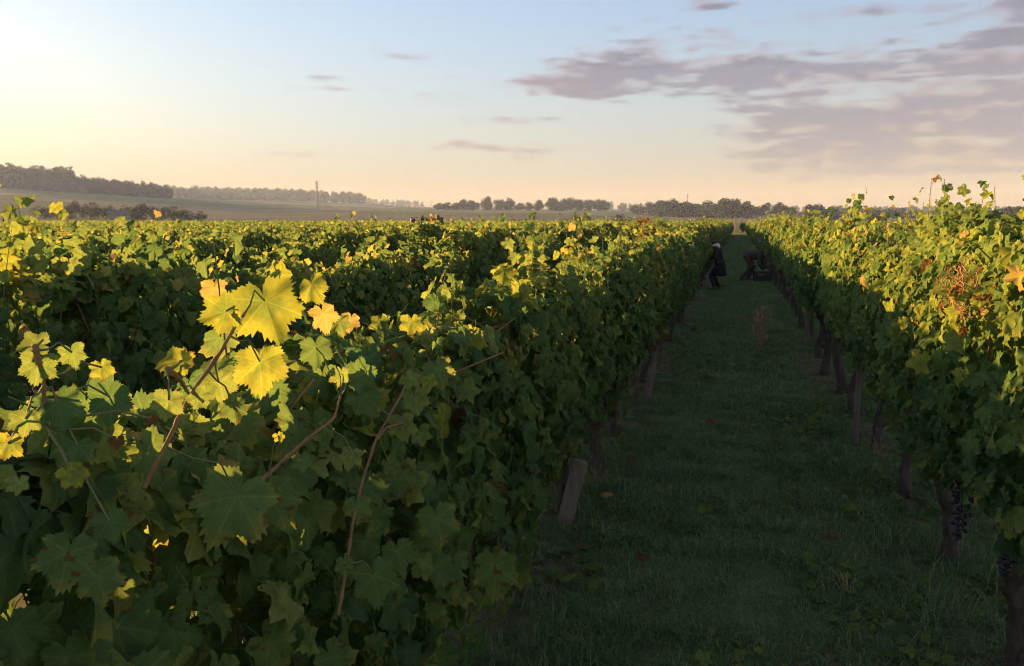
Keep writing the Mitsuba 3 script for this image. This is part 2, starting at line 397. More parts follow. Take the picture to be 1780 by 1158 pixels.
def leaf_mesh(seed, cls, n=36, rings=(.5, 1.0), curl=1.0, petiole=True):
    """A lobed, toothed, cupped grape leaf about one unit wide; blade in xy, stalk end at the origin, tip towards +y, upper side +z."""
    g = np.random.default_rng(1000 + seed)
    th = (np.arange(n) + .5) / n * 2 * PI - PI
    ro = leaf_outline(th, seed, 1.0 if n >= 30 else 1.3)
    pts = [np.zeros((1, 2))]
    for q in rings:
        s = ro * q if q == 1 else (ro * .75 + ro.mean() * .25) * q
        s = np.minimum(s, ro * (.5 + .5 * q))
        pts.append(np.stack([np.sin(th) * s, np.cos(th) * s], 1))
    xy = np.vstack(pts)
    x, y = xy.T
    a, r = np.arctan2(x, y), np.hypot(x, y)
    fold, cup, droop = g.uniform(-.1, .45) * curl, g.uniform(-.45, .25) * curl, g.uniform(.1, .8) * curl
    z = fold * np.abs(x) * .6 + cup * r * r - droop * np.maximum(y, 0) ** 2 * .6
    z += curl * .13 * r * np.sin(a * 5 + g.uniform(0, 6)) * r * 1.6 + curl * .05 * np.sin(a * 9 + g.uniform(0, 6)) * r * r
    z -= .028 * np.exp(-np.minimum.reduce([np.abs(a - b) for b in (0, .92, -.92, 1.92, -1.92)]) ** 2 / .02) * r * .5
    v = np.stack([x, y, z], 1)
    f = [np.stack([np.zeros(n, int), 1 + (np.arange(n) + 1) % n, 1 + np.arange(n)], 1)]
    for k in range(len(rings) - 1):
        b = 1 + k * n; i = np.arange(n); j = (i + 1) % n
        f += [np.stack([b + i, b + j, b + n + j], 1), np.stack([b + i, b + n + j, b + n + i], 1)]
    f = np.vstack(f)
    uv = np.stack([np.clip(.5 + .8 * x, .02, .98) + seed % 97, np.clip(.42 + .8 * y, .02, .98) + cls], 1)
    if petiole:
        L = g.uniform(.35, .6)
        pv, pf = tube([[0, 0, 0], [0, -L * .5, -.08], [g.uniform(-.1, .1), -L, -.3]], [.014, .012, .014], 3, False)
        uv = np.vstack([uv, np.tile([[.5 + seed % 97, .45 + cls]], (len(pv), 1))])
        f = np.vstack([f, pf + len(v)]); v = np.vstack([v, pv])
    return v, f, uv


def smooth_normals(v, f):
    return mikit.ply((v, f), None, smooth=True)


CLS_OF = [0] * 8 + [1] * 4 + [2] * 2 + [3] + [4]
NEAR = [leaf_mesh(k, CLS_OF[k % 16], 44, (.35, .7, 1.0), 1.5) for k in range(32)]
MID = [leaf_mesh(k, CLS_OF[k % 16], 16, (1.0,), 1.3, False) for k in range(32)]
BY_CLS = {c: [k for k in range(32) if CLS_OF[k % 16] == c] for c in range(5)}
for k in range(32):
    v, f, uv = NEAR[k]
    scene[f'leaf_shape_{k}'] = {'type': 'shapegroup', 'leaf': mikit.ply((v, f), 'leaf_skin', smooth=True, uv=uv)}


HERO = {}
for k in range(12):                              # finer leaves for the ones nearest the eye
    c = [0, 0, 0, 1, 1, 1, 2, 2, 2, 3, 4, 4][k]
    HERO.setdefault(c, []).append(32 + k)
    NEAR.append(leaf_mesh(40 + k, c, 88, (.2, .4, .6, .8, 1.0), 1.25, False))
    v, f, uv = NEAR[-1]
    scene[f'leaf_shape_{32 + k}'] = {'type': 'shapegroup', 'leaf': mikit.ply((v, f), 'leaf_skin', smooth=True, uv=uv)}


def bake_leaves(kit, picks, mats):
    """One mesh (vertices, triangles, uv) of the chosen leaf shapes under their matrices."""
    vs, fs, us, at = [], [], [], 0
    picks = np.asarray(picks); mats = np.asarray(mats)
    for k in np.unique(picks):
        v, f, uv = kit[k]
        m = mats[picks == k]
        w = np.einsum('kij,nj->kni', m[:, :3, :3], v) + m[:, None, :3, 3]
        vs.append(w.reshape(-1, 3)); us.append(np.tile(uv, (len(m), 1)))
        fs.append((f[None] + (np.arange(len(m)) * len(v))[:, None, None]).reshape(-1, 3) + at); at += len(m) * len(v)
    return np.vstack(vs), np.vstack(fs), np.vstack(us)


def pick_class(g, high, n):
    """Leaf shape numbers: more yellow and dry ones near the top of the hedge."""
    u = g.random(n)
    out = np.empty(n, int)
    for i in range(n):
        h = high[i]
        pr = np.array([.87 - .42 * h, .115 + .27 * h, .012 + .065 * h, .006 + .010 * h, .002 + .02 * h])
        c = int(np.searchsorted(np.cumsum(pr / pr.sum()), u[i]))
        out[i] = g.choice(BY_CLS[min(c, 4)])
    return out


def canopy(g, n, L, zb, zt, hw, size, face=0.0, shoots=5, bumps=None):
    """Leaf places of one vine's share of the hedge, in the vine's frame (x across the row, y along it, z up): matrices, leaf shapes, stems."""
    mats, high, stems = [], [], []
    ph = g.uniform(0, 50)
    for _ in range(n):
        y = g.uniform(-.5, .5) * L * 1.06
        top = zt + .13 * (2 * meshkit.noise(np.array([y * 2.1, ph, 0])) - 1)
        bot = zb + .24 * (2 * meshkit.noise(np.array([y * 2.5, ph, 7])) - 1)
        if g.random() < .24:
            q = g.uniform(-1, 1)
            z = top - .10 * abs(q) ** 2 - abs(g.normal(0, .05)); x = q * hw * .85
            nrm = np.array([q * .7 + g.normal(0, .35), g.normal(0, .45), 1.0])
            tip = np.array([np.sign(q) * .7 + g.normal(0, .5), g.normal(0, .8), -.35])
        else:
            s = 1 if g.random() < .5 + .5 * face else -1
            z = bot + (top - bot) * g.random() ** .9
            t = (z - bot) / (top - bot)
            wid = hw * (.72 + .5 * math.sin(PI * min(1, t * .9 + .12))) * (.8 + .45 * meshkit.noise(np.array([y * 2.4, z * 2.6, ph + s])))
            x = s * (wid - abs(g.normal(0, .085)))
            nrm = np.array([s * 1.0, g.normal(0, .5), .35 + g.normal(0, .38)])
            tip = np.array([s * g.uniform(0, .5), g.normal(0, .45), -1.0])
        mats.append(frame([x, y, z], nrm, tip, size * g.uniform(.62, 1.25)))
        high.append(np.clip((z - zt + .38) / .38, 0, 1))
    for _ in range(int(n * .40)):                          # leaves inside the hedge
        y, z = g.uniform(-.5, .5) * L * 1.06, g.uniform(zb + .02, zt - .06)
        mats.append(frame([g.uniform(-.75, .75) * hw, y, z], [g.choice([-1, 1]), g.normal(0, .7), g.normal(.2, .5)], [g.normal(0, .4), g.normal(0, .4), -1], size * g.uniform(.9, 1.45)))
        high.append(0)
    for _ in range(shoots):
        y, x = g.uniform(-.5, .5) * L, g.uniform(-.6, .6) * hw
        up = g.uniform(.07, .30) * (1.3 if g.random() < .12 else 1)
        lean = np.array([g.normal(0, .16), g.normal(0, .20), 1.0]) * up
        p0 = np.array([x, y, zt - .22]); p1 = np.array([x, y, zt - .03]) + lean
        pts = [p0 + (p1 - p0) * q + np.array([0, 0, .0]) + np.array([lean[0], lean[1], 0]) * .3 * q * q for q in np.linspace(0, 1, 5)]
        stems.append(tube(pts, np.linspace(.0035, .0015, 5), 4, False))
        m = g.integers(6, 10)
        for q in np.linspace(.25, 1, m):
            a = g.uniform(0, 2 * PI)
            c = p0 + (p1 - p0) * q + np.array([math.cos(a), math.sin(a), .1]) * .045
            nrm = np.array([math.cos(a) * .8 + g.normal(0, .3), math.sin(a) * .8 + g.normal(0, .3), .55])
            mats.append(frame(c, nrm, [math.cos(a), math.sin(a), -.6], size * (1.1 - .5 * q) * g.uniform(.8, 1.15)))
            high.append(1.0)
    return np.array(mats), pick_class(g, high, len(mats)), stems


def trunk_mesh(g, h, sides=9, n=12):
    """Old gnarled vine stock that forks into two short arms along the row."""
    zz = np.linspace(-.06, 1, n)
    a, b = g.uniform(0, 6, 2)
    k = g.uniform(.06, .15)
    pts = np.stack([k * np.sin(zz * 5 + a) * zz, k * np.sin(zz * 4 + b) * zz + g.uniform(-.08, .08) * zz, zz * h], 1)
    rad = np.interp(zz, [-.06, .05, .3, .75, 1], [.075, .055, .044, .047, .06]) * g.uniform(.80, 1.15)
    parts = [tube(pts, rad, sides)]
    for s in (-1, 1):
        e = pts[-1]
        arm = [e + np.array([0, 0, -.05]), e + [g.normal(0, .02), s * .12, .05], e + [g.normal(0, .03), s * .28, .10], e + [0, s * .46, .12 + g.normal(0, .03)]]
        parts.append(tube(arm, [.042, .032, .024, .014], max(5, sides - 3)))
    v, f = join(parts)
    if sides > 15:
        v, f = rough((v, f), .012, 42, 7)
    return rough((v, f), .026, 12, int(g.integers(1, 99)))


def grape_mesh(g, n=38, r=.0085):
    ico = trimesh.creation.icosphere(subdivisions=1, radius=1)
    iv, jf = np.array(ico.vertices), np.array(ico.faces)
    parts = []
    for i in range(n):
        t = i / n
        w = .036 * (1 - t) ** .6 + .006
        a = i * 2.4
        q = w * math.sqrt(g.random())
        parts.append((iv * r * g.uniform(.85, 1.1) + [q * math.cos(a), q * math.sin(a), -.14 * t], jf))
    parts.append(tube([[0, 0, .04], [0, 0, -.06]], .002, 4))
    return join(parts)


scene['grape_shape'] = {'type': 'shapegroup', 'grape_bunch': mikit.ply(grape_mesh(np.random.default_rng(5)), 'grape_skin', smooth=True)}
scene['grape_shape_b'] = {'type': 'shapegroup', 'grape_bunch': mikit.ply(grape_mesh(np.random.default_rng(6), 30, .009), 'grape_skin', smooth=True)}


# ------------------------------------------------------------------ near vines, leaf by leaf
def inst(key, group, m):
    scene[key] = {'type': 'instance', 'shapegroup': ref(group), 'to_world': T(np.asarray(m, float).tolist())}


def row_top(X, y):
    if abs(X + 1.05) < .1:
        return float(np.interp(y, [0, .8, 1.6, 3, 6, 15, 60], [1.80, 1.74, 1.66, 1.62, 1.64, 1.68, 1.72]))
    if abs(X - 1.17) < .1:
        return float(np.interp(y, [2, 4, 8, 20, 60], [1.93, 1.88, 1.83, 1.82, 1.80]))
    return 1.70


view = lambda p: ((p - np.array([0, 0, EYE])) @ look)


def near_vine(X, y, label, seed, leaves=620, zb=.62, hw=.26, shoots=5, grapes=0, size=.102, parts=300, extra=None, canes=()):
    g = np.random.default_rng(seed)
    key = numbered('grapevine')
    base = np.array([X, y, 0.0])
    zt = row_top(X, y) + g.normal(0, .035)
    side = 1 if X < 0 else -1
    mats, picks, stems = canopy(g, leaves, 1.16, zb, zt, hw, size, face=.34 * side, shoots=shoots)
    mats[:, :3, 3] += base
    if extra is not None:
        mats, picks = np.concatenate([mats, extra[0]]), np.concatenate([picks, extra[1]])
    # the leaves that show largest: turned to the alley or up, near the eye, in front of the others
    c = mats[:, :3, 3]
    d = np.linalg.norm(c - [0, 0, EYE], axis=1)
    s = np.linalg.norm(mats[:, :3, 0], axis=1) / d
    vis = np.where((c[:, 0] - X) * side > .08, 1.0, .25) + np.where(c[:, 2] > zt - .1, .7, 0)
    if extra is not None:
        vis[-len(extra[0]):] = 9
    order = np.argsort(-s * vis)
    scene[f'{key}__trunk'] = mikit.ply(xf(trunk_mesh(g, .76, 20, 40), rotz(0, base)), 'bark', smooth=True)
    for rank, i in enumerate(order[:parts]):
        inst(f'{key}__leaf' + (f'_{rank:03d}' if rank else ''), f'leaf_shape_{picks[i]}', mats[i])
    if len(order) > parts:
        v, f, uv = bake_leaves(NEAR, picks[order[parts:]], mats[order[parts:]])
        scene[f'{key}__foliage'] = mikit.ply((v, f), 'leaf_skin', smooth=True, uv=uv)
        lab(f'{key}__foliage', kind='stuff')
    for k in range(7):                       # year-old canes rising inside the hedge
        y0 = g.uniform(-.45, .45)
        p = [[g.normal(0, .02), y0, .74], [g.normal(0, .06), y0 + g.normal(0, .05), 1.1], [g.normal(0, .12), y0 + g.normal(0, .1), 1.4], [g.normal(0, .14), y0 + g.normal(0, .14), zt - .05]]
        stems.append(tube(np.array(p), [.006, .005, .0045, .003], 5, False))
    scene[f'{key}__cane'] = mikit.ply(xf(join(stems[-7:]), rotz(0, base)), 'cane_skin', smooth=True)
    if len(stems) > 7:
        scene[f'{key}__shoot'] = mikit.ply(xf(join(stems[:-7]), rotz(0, base)), 'green_cane_skin', smooth=True)
        lab(f'{key}__shoot', kind='stuff')
    lab(f'{key}__cane', kind='stuff')
    along = []
    for k, pts in enumerate(canes):
        q = np.array(pts)
        t = np.linspace(0, 1, 40)
        q = np.stack([np.interp(t, np.linspace(0, 1, len(q)), q[:, c]) for c in range(3)], 1)
        q = np.vstack([q[:1], (q[:-2] + q[1:-1] * 2 + q[2:]) / 4, q[-1:]])
        rad = np.linspace(.0037, .0022, 40) * (1 + .45 * (np.arange(40) % 7 == 3))
        scene[f'{key}__cane_{k + 1:03d}'] = mikit.ply(rough(tube(q, rad, 8), .0016, 45, k), 'cane_skin', smooth=True)
        along.append(q)
    if extra is not None and len(along):
        q, pet = np.vstack(along), []
        for m in extra[0]:
            p = m[:3, 3]
            w = q[np.argmin(np.linalg.norm(q - p + [0, 0, -.02], axis=1))]
            if np.linalg.norm(w - p) < .16:
                pet.append(tube([p, p * .67 + w * .33 - m[:3, 1] * .16 + [0, 0, .006], p * .33 + w * .67 - m[:3, 1] * .06, w], [.0016, .0014, .0015, .0019], 5, False))
        if pet:
            scene[f'{key}__leaf_stalk'] = mikit.ply(join(pet), 'green_cane_skin', smooth=True)
            lab(f'{key}__leaf_stalk', kind='stuff')
    for k in range(grapes):
        p = base + [side * g.uniform(.02, .2), g.uniform(-.5, .5), g.uniform(.64, .90)]
        inst(f'{key}__grape_bunch' + (f'_{k:03d}' if k else ''), 'grape_shape' if k % 2 else 'grape_shape_b', rotz(g.uniform(0, 6), p, g.uniform(.85, 1.25)))
    lab(key, label, 'grapevine', 'grapevines along the grass alley')
    return key


LX, RX, DY = -1.05, 1.17, 1.15
# place, upper side, tip, width and colour class of the leaves that stand out in front of the hedge
FRONT = np.array([
    (-0.800, 1.241, 1.809, 0.40, -0.88, 0.25, 0.32, -0.05, -0.95, 0.137, 2),
    (-0.790, 1.114, 1.805, 0.70, -0.69, 0.19, -0.90, -0.30, -0.31, 0.074, 2),
    (-0.830, 1.340, 1.844, 0.80, -0.59, -0.10, 0.20, 0.20, 0.96, 0.052, 2),
    (-0.840, 1.474, 1.819, 0.00, -0.93, 0.36, 0.50, 0.01, -0.87, 0.075, 2),
    (-0.860, 1.556, 1.750, 0.66, -0.66, 0.36, 0.37, -0.03, -0.93, 0.075, 4),
    (-0.880, 1.665, 1.717, 0.15, -0.86, 0.49, 0.30, -0.05, -0.95, 0.064, 1),
    (-0.760, 1.157, 1.717, 0.61, -0.75, 0.25, 0.13, -0.11, -0.99, 0.104, 2),
    (-0.770, 0.971, 1.748, 0.39, -0.56, 0.73, -0.94, -0.29, -0.19, 0.060, 2),
    (-0.775, 0.982, 1.746, 0.03, -0.96, 0.27, 0.73, 0.29, 0.61, 0.042, 2),
    (-0.800, 1.100, 1.690, 0.62, -0.69, 0.36, 0.34, -0.04, -0.94, 0.067, 1),
    (-0.750, 0.919, 1.704, 0.60, -0.72, 0.34, -0.15, -0.18, -0.97, 0.051, 1),
    (-0.750, 0.982, 1.695, 0.68, -0.60, 0.43, 0.75, 0.11, -0.65, 0.042, 1),
    (-0.770, 1.095, 1.654, 0.38, -0.87, 0.33, 0.13, -0.11, -0.99, 0.051, 0),
    (-0.720, 1.020, 1.535, 0.58, -0.66, 0.48, -0.40, -0.24, -0.89, 0.144, 0),
    (-0.740, 1.143, 1.490, 0.68, -0.65, 0.35, 0.49, 0.01, -0.87, 0.106, 0),
    (-0.840, 1.483, 1.687, 0.56, -0.79, 0.24, 0.13, -0.11, -0.99, 0.079, 0),
    (-0.800, 1.592, 1.607, 0.62, -0.72, 0.31, 0.87, 0.30, 0.39, 0.092, 0),
    (-0.790, 1.586, 1.563, 0.46, -0.70, 0.54, 0.65, 0.07, -0.76, 0.089, 0),
    (-0.780, 1.479, 1.635, 0.88, -0.43, 0.20, -0.03, -0.15, -0.99, 0.055, 1),
    (-0.740, 1.738, 1.582, 0.29, -0.65, 0.71, 0.78, 0.13, -0.62, 0.063, 1),
    (-0.730, 1.837, 1.554, 0.80, -0.55, 0.23, 0.29, -0.06, -0.95, 0.057, 2),
    (-0.740, 1.774, 1.526, 0.48, -0.78, 0.39, 0.21, -0.08, -0.98, 0.078, 1),
    (-0.740, 1.692, 1.482, 0.09, -0.94, 0.34, 0.21, -0.08, -0.98, 0.081, 1),
    (-0.760, 1.848, 1.416, 0.66, -0.68, 0.31, 0.27, -0.06, -0.96, 0.070, 1),
    (-0.730, 1.418, 1.485, 0.43, -0.63, 0.64, -0.20, -0.20, -0.96, 0.055, 1),
    (-0.730, 1.592, 1.414, 0.64, -0.60, 0.49, 0.53, 0.02, -0.85, 0.054, 0),
    (-0.720, 1.211, 1.535, 0.30, -0.87, 0.39, 0.16, -0.10, -0.98, 0.042, 0),
    (-0.720, 1.417, 1.380, 0.49, -0.74, 0.46, 0.04, -0.13, -0.99, 0.067, 0),
    (-0.710, 1.333, 1.295, 0.50, -0.73, 0.47, 0.04, -0.13, -0.99, 0.044, 0),
    (-0.730, 1.156, 1.592, 0.63, -0.66, 0.41, 0.43, -0.01, -0.90, 0.023, 2),
    (-0.830, 0.788, 1.797, 0.47, -0.48, 0.74, -0.88, -0.30, -0.37, 0.047, 1),
    (-0.800, 0.759, 1.780, 0.75, -0.58, 0.32, -0.13, -0.18, -0.98, 0.051, 1),
    (-0.800, 0.809, 1.786, 0.85, -0.45, 0.27, 0.35, -0.04, -0.94, 0.039, 1),
    (-0.820, 0.877, 1.754, 0.50, -0.78, 0.38, 0.30, -0.05, -0.95, 0.036, 2),
    (-0.750, 0.689, 1.733, 0.76, -0.48, 0.43, -0.07, -0.16, -0.98, 0.039, 1),
    (-0.740, 0.656, 1.715, 0.47, -0.75, 0.46, -0.12, -0.17, -0.98, 0.037, 2),
    (-0.720, 0.715, 1.666, 0.68, -0.54, 0.50, 0.59, 0.05, -0.80, 0.038, 2),
    (-0.700, 0.629, 1.684, 0.94, -0.26, 0.23, -0.04, -0.15, -0.99, 0.027, 1),
    (-0.730, 0.798, 1.681, 0.86, -0.43, 0.26, 0.04, -0.13, -0.99, 0.021, 3),
    (-0.735, 0.864, 1.692, 0.68, -0.66, 0.30, -0.18, -0.19, -0.97, 0.021, 3),
    (-0.680, 0.663, 1.597, 0.65, -0.51, 0.56, -0.20, -0.20, -0.96, 0.073, 0),
    (-0.690, 0.711, 1.549, 0.71, -0.50, 0.49, 0.29, -0.06, -0.96, 0.062, 0),
    (-0.700, 0.744, 1.600, 0.61, -0.63, 0.49, 0.37, -0.03, -0.93, 0.047, 0),
    (-0.760, 0.767, 1.680, 0.56, -0.34, 0.75, -0.27, -0.21, -0.94, 0.056, 0),
    (-0.790, 0.772, 1.730, 0.55, -0.62, 0.56, 0.25, -0.07, -0.97, 0.063, 0),
    (-0.800, 0.866, 1.717, 0.79, -0.51, 0.33, 0.13, -0.11, -0.99, 0.065, 0),
    (-0.800, 2.080, 1.539, 0.41, -0.80, 0.45, 0.34, -0.04, -0.94, 0.106, 0),
    (-0.850, 1.956, 1.590, 0.18, -0.88, 0.44, 0.04, -0.13, -0.99, 0.092, 0),
    (-0.700, 1.441, 1.223, 0.50, -0.62, 0.61, 0.20, -0.09, -0.98, 0.113, 0),
    (-0.680, 1.754, 1.234, 0.48, -0.72, 0.50, 0.20, -0.09, -0.98, 0.126, 0),
    (-0.660, 2.168, 0.932, 0.49, -0.68, 0.54, -0.04, -0.16, -0.99, 0.171, 0),
    (-0.950, 2.256, 1.643, 0.43, -0.77, 0.48, 0.04, -0.13, -0.99, 0.084, 2),
    (-0.930, 1.989, 1.676, 0.11, -0.87, 0.49, 0.04, -0.13, -0.99, 0.063, 2),
    (-0.900, 1.762, 1.712, 0.58, -0.72, 0.38, -0.12, -0.18, -0.98, 0.056, 4),
])
CANES = [
    [(-0.780, 0.895, 1.582), (-0.783, 0.950, 1.632), (-0.787, 1.003, 1.679), (-0.790, 1.037, 1.703), (-0.793, 1.102, 1.742), (-0.797, 1.145, 1.776), (-0.800, 1.179, 1.794)],
    [(-0.760, 1.138, 1.513), (-0.768, 1.242, 1.527), (-0.775, 1.349, 1.541), (-0.782, 1.444, 1.548), (-0.790, 1.490, 1.584)],
    [(-0.710, 1.304, 1.201), (-0.716, 1.347, 1.263), (-0.722, 1.401, 1.359), (-0.728, 1.461, 1.424), (-0.733, 1.541, 1.488), (-0.739, 1.663, 1.536), (-0.745, 1.731, 1.563)],
    [(-0.770, 0.944, 1.743), (-0.772, 0.972, 1.721), (-0.775, 0.998, 1.690)],
    [(-0.800, 0.755, 1.803), (-0.800, 0.763, 1.760), (-0.800, 0.762, 1.703)],
    [(-0.790, 1.125, 1.800), (-0.795, 1.139, 1.784), (-0.800, 1.149, 1.771)],
    [(-0.740, 1.695, 1.481), (-0.742, 1.605, 1.490), (-0.745, 1.565, 1.474)],
]


def dress(rows, seed=0):
    g = np.random.default_rng(seed)
    return np.array([frame(r[:3], r[3:6], r[6:9], r[9] * .93) for r in rows]), np.array([g.choice(HERO[int(r[10])]) for r in rows])


def spray(g, p0, p1, n, size, cls, spread=.05, face=(.3, -.6, .4)):
    """Leaves set along a shoot from p0 to p1."""
    p0, p1 = np.array(p0, float), np.array(p1, float)
    rows = []
    for i in range(n):
        q = (i + g.random()) / n
        c = p0 + (p1 - p0) * q + g.normal(0, spread, 3)
        nr = np.array(face) + g.normal(0, .5, 3)
        rows.append([*c, *nr, g.normal(0, .6), g.normal(0, .4), -.8, size * (1.15 - .5 * q) * g.uniform(.75, 1.2), g.choice(cls)])
    return rows


L_LAB = ['grapevine filling the lower left corner of the photo, broad dark leaves at the left edge',
         'nearest grapevine with the tall yellow-leaved cane rising above the hedge',
         'foreground grapevine with drooping light green leaves, right of the yellow-leaved cane',
         'grapevine left of the alley, its thin dark trunk just before the leaning grey stake',
         'grapevine with cream withered leaves low on it, beside the leaning grey stake',
         'grapevine with a thick stringy trunk, first one beyond the leaning grey stake',
         'grapevine with orange-yellow withered leaves on top, left of the rust-brown leaf column',
         'grapevine with a column of rust-brown withered leaves on the left of the alley']
for i, t in enumerate(L_LAB):
    yy = [.35, 1.45, 2.6, 3.78, 4.95, 5.95, 7.1, 8.25][i]
    g = np.random.default_rng(900 + i)
    mine = [r for r in FRONT if [-9, .9, 2.03, 9][min(i, 2)] <= r[1] < [.9, 2.03, 9][min(i, 2)]] if i < 3 else []
    if i == 2:
        mine += spray(g, (-.84, 2.75, .95), (-.82, 2.95, .86), 6, .085, [4, 4, 4, 2], .03)
    if i == 3:
        mine += spray(g, (-.90, 3.62, .56), (-.90, 3.63, .46), 2, .07, [4], .02) + spray(g, (-1.0, 3.4, 1.52), (-1.0, 3.75, 1.84), 20, .095, [2, 1, 1, 1], .08)
    if i == 4:
        mine += spray(g, (-1.0, 4.5, 1.5), (-1.0, 4.6, 1.74), 10, .09, [1, 1, 2], .07)
    if i == 5:
        mine += spray(g, (-1.02, 5.1, 1.5), (-1.0, 5.4, 1.86), 24, .09, [1, 2, 4, 1], .09)
    if i == 6:
        mine += spray(g, (-1.0, 7.3, 1.50), (-1.0, 7.8, 1.64), 26, .085, [3, 2, 4, 2], .07)
    if i == 7:
        mine += spray(g, (-.83, 8.05, .75), (-.92, 8.35, 1.92), 62, .08, [3, 3, 2, 4, 3], .075) + spray(g, (-.95, 8.35, 1.8), (-.95, 8.35, 1.97), 7, .07, [3], .03)
    near_vine(LX + [0, 0, 0, 0, .03, .08, .06, .05][i], yy, t, 50 + i, leaves=[700, 720, 720, 680, 640, 600, 560, 520][i], zb=[.60, .62, .66, .68, .76, .82, .84, .82][i],
              hw=[.25, .25, .26, .27, .26, .25, .25, .25][i], shoots=[0, 1, 3, 5, 7, 7, 8, 8][i], grapes=[0, 0, 0, 2, 3, 3, 2, 2][i], extra=dress(mine, i) if mine else None,
              canes=[CANES[4]] if i == 0 else [CANES[k] for k in (0, 1, 2, 3, 5, 6)] if i == 1 else [])
R_LAB = ['grapevine at the right edge of the photo, its hedge lit up to the frame',
         'grapevine on the right with the rusty tangle of dry tendrils in its lit leaves',
         'grapevine on the right of the alley, knotted trunk just beyond the rusty tangle',
         'grapevine on the right of the alley standing by the slim pale post',
         'first grapevine behind the slim pale post on the right of the alley']
for i, t in enumerate(R_LAB):
    yy = [2.5, 3.66, 4.82, 6.0, 7.2][i]
    g = np.random.default_rng(950 + i)
    mine = []
    if i == 1:
        mine = spray(g, (.9, 3.5, 1.35), (.9, 3.7, 1.85), 22, .11, [2, 1, 2, 1], .12, (-.9, -.3, .4)) + spray(g, (.84, 3.36, 1.58), (.84, 3.55, 1.74), 14, .045, [3, 3, 4], .05, (-.9, -.3, .4))
    if i == 2:
        mine = spray(g, (.92, 4.6, 1.3), (.95, 5.0, 1.85), 20, .10, [2, 1, 4, 1], .12, (-.9, -.3, .4)) + spray(g, (1.15, 5.05, 1.85), (1.15, 5.15, 1.98), 12, .11, [0, 0, 1], .10)
    if i == 3:
        mine = spray(g, (1.17, 5.65, 1.80), (1.17, 5.7, 2.10), 9, .085, [0, 0, 1], .04)
    vk = near_vine(RX + .03, yy, t, 80 + i, size=.088, leaves=[980, 980, 920, 860, 800][i], zb=[.72, .74, .80, .84, .84][i], hw=.28, shoots=[5, 6, 7, 7, 7][i], grapes=[3, 5, 4, 6, 4][i],
                   extra=dress(mine, 20 + i) if mine else None)
    if i == 1:                                          # dry curling tendrils and old stems hanging out of the hedge
        parts = []
        for k in range(24):
            p = np.array([.84, 3.46, 1.70]) + g.normal(0, 1, 3) * [.03, .16, .06]
            d = g.normal(0, 1, 3) * [.5, 1, .8]
            pts = [p]
            for _ in range(14):
                d = d * .75 + g.normal(0, .55, 3) * [.5, 1, .9] + (np.array([.83, 3.46, 1.69]) - p) * [6, .8, 2.6]
                p = p + d / np.linalg.norm(d) * .016
                pts.append(p)
            parts.append(tube(pts, np.linspace(.0020, .0010, len(pts)), 4, False))
        for k in range(4):                               # thicker arching old stems
            y0, z0 = 3.46 + g.normal(0, .10), 1.70 + g.normal(0, .05)
            w, h = g.uniform(.05, .14), g.uniform(-.05, .07)
            pts = [[.83 + g.normal(0, .003), y0 + w * (2 * q - 1), z0 + h * math.sin(PI * q) + .02 * math.sin(7 * q + k)] for q in np.linspace(0, 1, 14)]
            parts.append(rough(tube(pts, np.linspace(.0034, .002, 14), 6), .002, 60, k))
        for k in range(5):
            y = 3.40 + g.normal(0, .035)
            pts = [[.83 + g.normal(0, .008), y + g.normal(0, .008), 1.64 - .02 * q] for q in range(int(g.integers(4, 9)))]
            parts.append(tube(pts, .0019, 4, False))
        scene[vk + '__dry_tendrils'] = mikit.ply(join(parts), 'rust_tendril_skin', smooth=True)
        lab(vk + '__dry_tendrils', 'rust-coloured tangle of dry tendrils', kind='stuff')
g = np.random.default_rng(990)
near_vine(-3.27, 3.05, 'grapevine at the left edge whose tall yellow shoots rise into the hills behind', 95, leaves=560, zb=.64, hw=.26, shoots=4, parts=220,
          extra=dress(spray(g, (-3.2, 2.8, 1.65), (-3.27, 3.0, 2.10), 16, .12, [2, 1, 2], .09) + spray(g, (-3.2, 3.05, 1.6), (-3.2, 3.15, 2.02), 12, .11, [2, 1], .09), 40))

# ------------------------------------------------------------------ other vines: single plants to the 290th, then rows
VAR = 14
for k in range(VAR):
    g = np.random.default_rng(300 + k)
    mats, picks, stems = canopy(g, 560, 1.16, .82, 1.68, .26, .108, 0, 9)
    v, f, uv = bake_leaves(MID, picks, mats)
    tr = trunk_mesh(g, .76, 6, 7)
    scene[f'vine_kind_{k}'] = {'type': 'shapegroup', 'foliage': mikit.ply((v, f), 'far_leaf_skin', smooth=False, uv=uv),
                               'trunk': mikit.ply(tr, 'bark', smooth=True)}
ROWS = [(-1.05 - 2.22 * k, 'L', k) for k in range(58)] + [(1.17 + 2.22 * k, 'R', k) for k in range(14)]
slots = []
for X, s, k in ROWS:
    y0 = {('L', 0): 9.4, ('R', 0): 8.35}.get((s, k), -3.0)
    for y in np.arange(y0, 114, DY):
        if s == 'R' and k and y < 2:
            continue
        y += .08 * math.sin(k * 3.1 + y * 7)
        if s == 'L' and k == 1 and abs(y - 3.05) < .6:
            continue
        th = math.degrees(math.atan2(-X, y))
        if th > 56 and not (k in (1, 2) and s == 'L' and y > -3):
            continue
        if math.hypot(X, y) > 165 or (th < -26 and k > 0):
            continue
        seen = 1.0 if k == 0 else (.8 if s == 'L' else .28)
        inside = -19 < th < 49.5
        slots.append((seen * inside / math.hypot(X, y), X, y, s, k))
slots.sort(reverse=True)
ORD = ['first', 'second', 'third', 'fourth', 'fifth', 'sixth', 'seventh', 'eighth', 'ninth', 'tenth', 'eleventh', 'twelfth', 'thirteenth', 'fourteenth', 'fifteenth', 'sixteenth', 'seventeenth', 'eighteenth', 'nineteenth', 'twentieth']
RED_AT = {('L', 0): [12.0]}
g = np.random.default_rng(17)
N_IND = 286
named = {'L': set(), 'R': set()}
